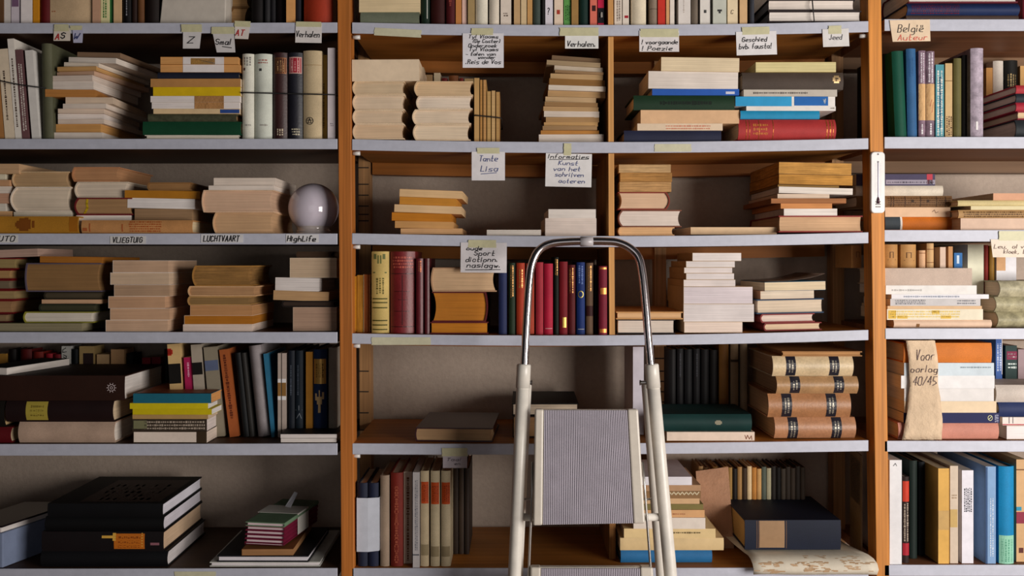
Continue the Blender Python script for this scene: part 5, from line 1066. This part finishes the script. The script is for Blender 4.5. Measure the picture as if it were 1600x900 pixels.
# ---------------------------------------------------------------- cords round books
def cord(label, pts, r=.0012, name='cord', colr='121012', cat='cord'):
    mb = MB(); mb.tube([Vector(p) for p in pts], r, 6); o = mb.build(name, mat('ink', colr), smooth=True); tag(o, label, cat); return o
def loop(x0, x1, py0, py1, y0, y1, sag=0):
    a, b = P(x0, py0, y0), P(x1, py1, y0); n = 8; f = [a.lerp(b, i / n) + Vector((0, 0, -sag * math.sin(math.pi * i / n))) for i in range(n + 1)]
    return f + [Vector((b.x + .002, y0 + .02, b.z)), Vector((b.x + .002, y1, b.z)), Vector((a.x - .002, y1, a.z)), Vector((a.x - .002, y0 + .02, a.z)), a]
cord('black cord around row of white and maroon books', loop(377, 525, 144.5, 148, .006, .17))
cord('black elastic around leaning cream and white paperbacks', loop(-8, 68, 124, 137, .004, .17, .002))
cord('black cord around short brown edged books', loop(742, 782, 180, 184, .012, .18))
c0 = P(1270, 0, .006); ct = CZ + (HY + 8) * S(.006); cbm = shelf_z('M', 0, c0.x) + .002
cord('black cord tied upright around two white books', [(c0.x - .002, .006, ct), (c0.x, .005, (ct + cbm) / 2), (c0.x + .003, .006, cbm), (c0.x + .003, .17, cbm), (c0.x, .17, ct), (c0.x - .002, .006, ct)])
# ---------------------------------------------------------------- thermometer on the right post
yt_ = -.0095; t0 = P(1372, 333, yt_)
th = thing('thermometer', 'white plastic wall thermometer screwed to the right wooden post', 'thermometer', t0)
s = S(yt_); W2 = 11 * s; H2 = 96 * s; mb = MB(); rr = 6 * s; prof = []
for cx_, cz_, a0_ in ((W2 - rr, rr, -90), (W2 - rr, H2 - rr, 0), (-W2 + rr, H2 - rr, 90), (-W2 + rr, rr, 180)):
    for k in range(6):
        a = math.radians(a0_ + 90 * k / 5); prof.append((cx_ + rr * math.cos(a), cz_ + rr * math.sin(a)))
mb.prism(prof, lambda p, t: (p[0], .009 * t, p[1])); bevel(mb.build('body', mat('enamel', 'EDEBE8'), th), .002, 3)
zof = lambda py: (333 - py) * s
mb = MB(); mb.tube([(0, -.0004, zof(312)), (0, -.0004, zof(254))], .0007, 8); mb.build('glass_tube', mat('gloss', 'C0BCDC'), th, smooth=True)
mb = MB(); mb.tube([(0, -.0006, zof(318)), (0, -.0006, zof(312)), (0, -.0006, zof(308))], [.003, .0026, .001], 10); mb.build('bulb', mat('gloss', '4A2A38'), th, smooth=True)
mb = MB()
for py in (316, 320, 324): mb.box((-.0045, -.0012, zof(py)), (.0045, .0005, zof(py - 1.6)))
mb.build('bulb_guard', mat('enamel', '5A4A48'), th)
mb = MB()
for i in range(26):
    z = zof(306 - i * 2); l = .0045 if i % 5 == 0 else .003
    mb.box((-.0065, -.0003, z), (-.0065 + l, .0003, z + .0004)); mb.box((.0065 - l, -.0003, z), (.0065, .0003, z + .0004))
mb.build('scale_marks', mat('ink', 'B8B8C4'), th)
for py in (241, 253):
    mb = MB(); mb.tube([(0, -.0008, zof(py)), (0, .001, zof(py))], .0016, 10); mb.build('screw', mat('metal', '4A4648'), th)
# ---------------------------------------------------------------- folding step ladder
WH = mat('enamel', 'E2DCD2'); CH = mat('chrome', 'D8D0D2')
ld = thing('step_ladder', 'folded white steel step ladder with chrome handrail leaning before the bookcase', 'ladder', (P(917, 0, -.15).x, -.12, 0))
off = Vector(ld.location)
def lp(px, py, y): return P(px, py, y) - off
def ladd(mb, nm, m, par=ld, smooth=True): return mb.build(nm, m, par, smooth=smooth)
# handrail (chrome arch)
def spl(pts, n=10):
    out = []
    for i in range(len(pts) - 1):
        p0 = pts[max(i-1, 0)]; p1 = pts[i]; p2 = pts[i+1]; p3 = pts[min(i+2, len(pts)-1)]
        for k in range(n):
            t = k / n; out.append(.5 * ((2*p1) + (p2-p0)*t + (2*p0-5*p1+4*p2-p3)*t*t + (3*p1-p0-3*p2+p3)*t*t*t))
    return out + [pts[-1]]
arch = [(818.5, 600), (820, 560), (823, 500), (827, 440), (832, 410), (843, 390), (862, 380.5), (890, 377.5), (916, 377), (945, 377), (966, 379), (985, 388), (998, 403), (1004, 430), (1009, 480), (1013, 530), (1017, 572), (1019, 600)]
mb = MB(); mb.tube(spl([lp(x, y, -.115 - .04 * (y - 377) / 223) for x, y in arch], 6), .0073, 16); ladd(mb, 'handrail', CH)
mb = MB(); a = lp(906, 377.5, -.115); b = lp(927, 377.5, -.115); mb.tube([a, a + Vector((.001, 0, 0)), b - Vector((.001, 0, 0)), b], [.006, .0092, .0092, .006], 14); ladd(mb, 'rail_grip', mat('enamel', 'B9B3B6'))
def legy(py): return -.150 - .05 * (py - 572) / 996.0
def leg_pts(x0, x1, ya, yb_, yo=0, n=6):
    return [lp(x0 + (x1 - x0) * i / n, ya + (yb_ - ya) * i / n, legy(ya + (yb_ - ya) * i / n) + yo) for i in range(n + 1)]
FLT = CZ  # floor
def floor_py(y): return HY + CZ / S(y)
for (xt, xb, nm) in ((818.5, 775, 'front_leg'), (1018, 1107, 'front_leg')):
    yo = 0; fp = floor_py(legy(1560)) - 14
    mb = MB(); mb.tube(leg_pts(xt, xb, 572, fp), .0118, 16); lg = ladd(mb, nm, WH)
    mb = MB(); e = lp(xb, fp, legy(fp)); mb.tube([e + Vector((0, 0, .02)), Vector((e.x, e.y, -off.z + .001))], .0145, 14); ladd(mb, 'rubber_foot', mat('enamel', '1E1C1C'), lg)
    mb = MB(); tt = .035; mb.tube([lp(xt, 569, legy(569)), lp(xt + (xb-xt)*.002, 571, legy(571)), lp(xt + (xb-xt)*tt, 606, legy(606))], [.0115, .0128, .0128], 16); ladd(mb, 'collar', WH, lg)
for (xt, xb) in ((822, 781), (1011, 1078)):
    fp = floor_py(-.075) - 14
    n = 6; pts = [P(xt + (xb - xt) * i / n, 600 + (fp - 600) * i / n, -.105 + .035 * i / n) - off for i in range(n + 1)]
    mb = MB(); mb.tube(pts, .0105, 14); lg = ladd(mb, 'rear_leg', WH)
    e = pts[-1]; mb = MB(); mb.tube([e + Vector((0, 0, .02)), Vector((e.x, e.y, .001))], .013, 14); ladd(mb, 'rubber_foot', mat('enamel', '1E1C1C'), lg)
for x, y in ((829, 598), (1002, 598)):
    d = 1 if x < 900 else -1
    mb = MB(); mb.tube([lp(x - d*9, y, -.150), lp(x + d, y, -.150)], .0038, 10); mb.tube([lp(x + d, y, -.150), lp(x + d*2.5, y, -.150)], .0052, 6); ladd(mb, 'bolt', mat('metal', '8A8684'), smooth=.6)
def step(tl, tr, bl, br, yt1, yb1, pivot_py, lx, rx, ribs=48):
    """folded-up tread, corners in photo px at depths yt1 (top) and yb1 (bottom)"""
    st = MB(); T_ = .022
    c = [lp(*tl, yt1), lp(*tr, yt1), lp(*br, yb1), lp(*bl, yb1)]
    nrm = (c[1] - c[0]).cross(c[3] - c[0]).normalized()
    if nrm.y > 0: nrm = -nrm
    def q(u, v, h): return c[0].lerp(c[1], u).lerp(c[3].lerp(c[2], u), v) + nrm * h
    def slab(mb, u0, u1, v0, v1, h0, h1, m=0, bow=0):
        mb.hexa([q(u0, v1, h0), q(u1, v1, h0), q(u1, v1, h1), q(u0, v1, h1), q(u0, v0, h0), q(u1, v0, h0), q(u1, v0, h1), q(u0, v0, h1)], m)
    slab(st, .02, .98, .0, 1, -T_, -.002)
    tray = ladd(st, 'step', WH, smooth=False); bevel(tray, .003, 2)
    for u0, u1 in ((0, .085), (.895, 1)):
        mb = MB(); slab(mb, u0, u1, -.005, 1.0, -T_ - .001, .003); bevel(ladd(mb, 'side_rim', mat('enamel', 'D2C9BC'), tray, False), .0035, 3)
    mb = MB(); slab(mb, .086, .894, .005, .995, -.0015, .0003, 0)
    du = (.894 - .088) / ribs
    for i in range(ribs):
        u = .088 + du * i; slab(mb, u + du * .18, u + du * .72, .006, .994, .0002, .0016, 1)
    ladd(mb, 'ribbed_mat', [mat('enamel', '5E5964'), mat('enamel', 'C4BCC8')], tray, False)
    # pivot bar through the legs
    mb = MB(); mb.tube([lp(lx, pivot_py, -.158), lp(rx, pivot_py, -.158)], .0068, 12); ladd(mb, 'pivot_bar', WH)
step((836, 640), (997, 640), (833, 821), (1008, 818), -.175, -.195, 808, 808, 1041)
step((829, 887), (1020, 887), (824, 1078), (1030, 1078), -.178, -.197, 1066, 797, 1066, 56)
step((818, 1140), (1040, 1140), (812, 1335), (1052, 1335), -.182, -.202, 1322, 785, 1089, 60)
for pts in ([(832, 722), (831, 780), (828.5, 840), (826, 905), (818, 1060)], [(1004, 722), (1008, 770), (1013, 840), (1018, 905), (1030, 1060)]):
    mb = MB(); mb.tube([lp(x, y, -.168) for x, y in pts], .0022, 8); ladd(mb, 'link_rod', mat('metal', 'B8B4B0'))
for x in (817, 1020):
    mb = MB(); mb.tube([lp(x - 3, 780, -.15), lp(x + 14 * (1 if x < 900 else -1), 780, -.166)], .002, 8); ladd(mb, 'stud', mat('metal', 'B8B4B0'))
# ---------------------------------------------------------------- the books that show least become one piece of stuff
MERGE = set([0,1,2,3,4,5,7,8,9,10,11,12,13,15,16,18,19,20,21,22,24,27,29,30,31,32,34,35,36,37,38,39,40,41,42,43,44,45,46,47,48,49,51,52,53,54,56,57,59,60,61,67,68,74,102,103,104,105,106,107,108,109,110,111,112,113,138,141,149,150,151,152,153,154,156,159,177,193,209,213,216,217,237,238,251,259,289,290,291,292,293,295,296,298,299,300,301,302,303,304,305,307,308,309,310,311,312,314,334,341,344,372,374,384,385,386,387,388,406,407,408,409,410,412,413,414,415,416,417,418,419,420,421,422,423,424,425,426,427,428,429,430,431,432,433])
books = [o for o in list(COL.objects) if o.parent is None and o.get('category') == 'book']
bpy.context.view_layer.update()
mb = MB(); mats = []
for i, o in enumerate(books):
    if i not in MERGE: continue
    allv = [o.matrix_world @ c.matrix_local @ v.co for c in o.children for v in c.data.vertices]
    ctr = Vector([(min(v[k] for v in allv) + max(v[k] for v in allv)) / 2 for k in range(3)])
    for c in list(o.children):
        mw = o.matrix_world @ c.matrix_local; m = c.data.materials[0]
        if m not in mats: mats.append(m)
        mb.add([ctr + (mw @ v.co - ctr) * .985 for v in c.data.vertices], [tuple(p.vertices) for p in c.data.polygons], mats.index(m))
        bpy.data.objects.remove(c)
    bpy.data.objects.remove(o)
so = mb.build('small_background_books', mats, smooth=.6)
so['label'] = 'small and mostly hidden books filling gaps behind and between the shelved books'; so['category'] = 'books'; so['kind'] = 'stuff'
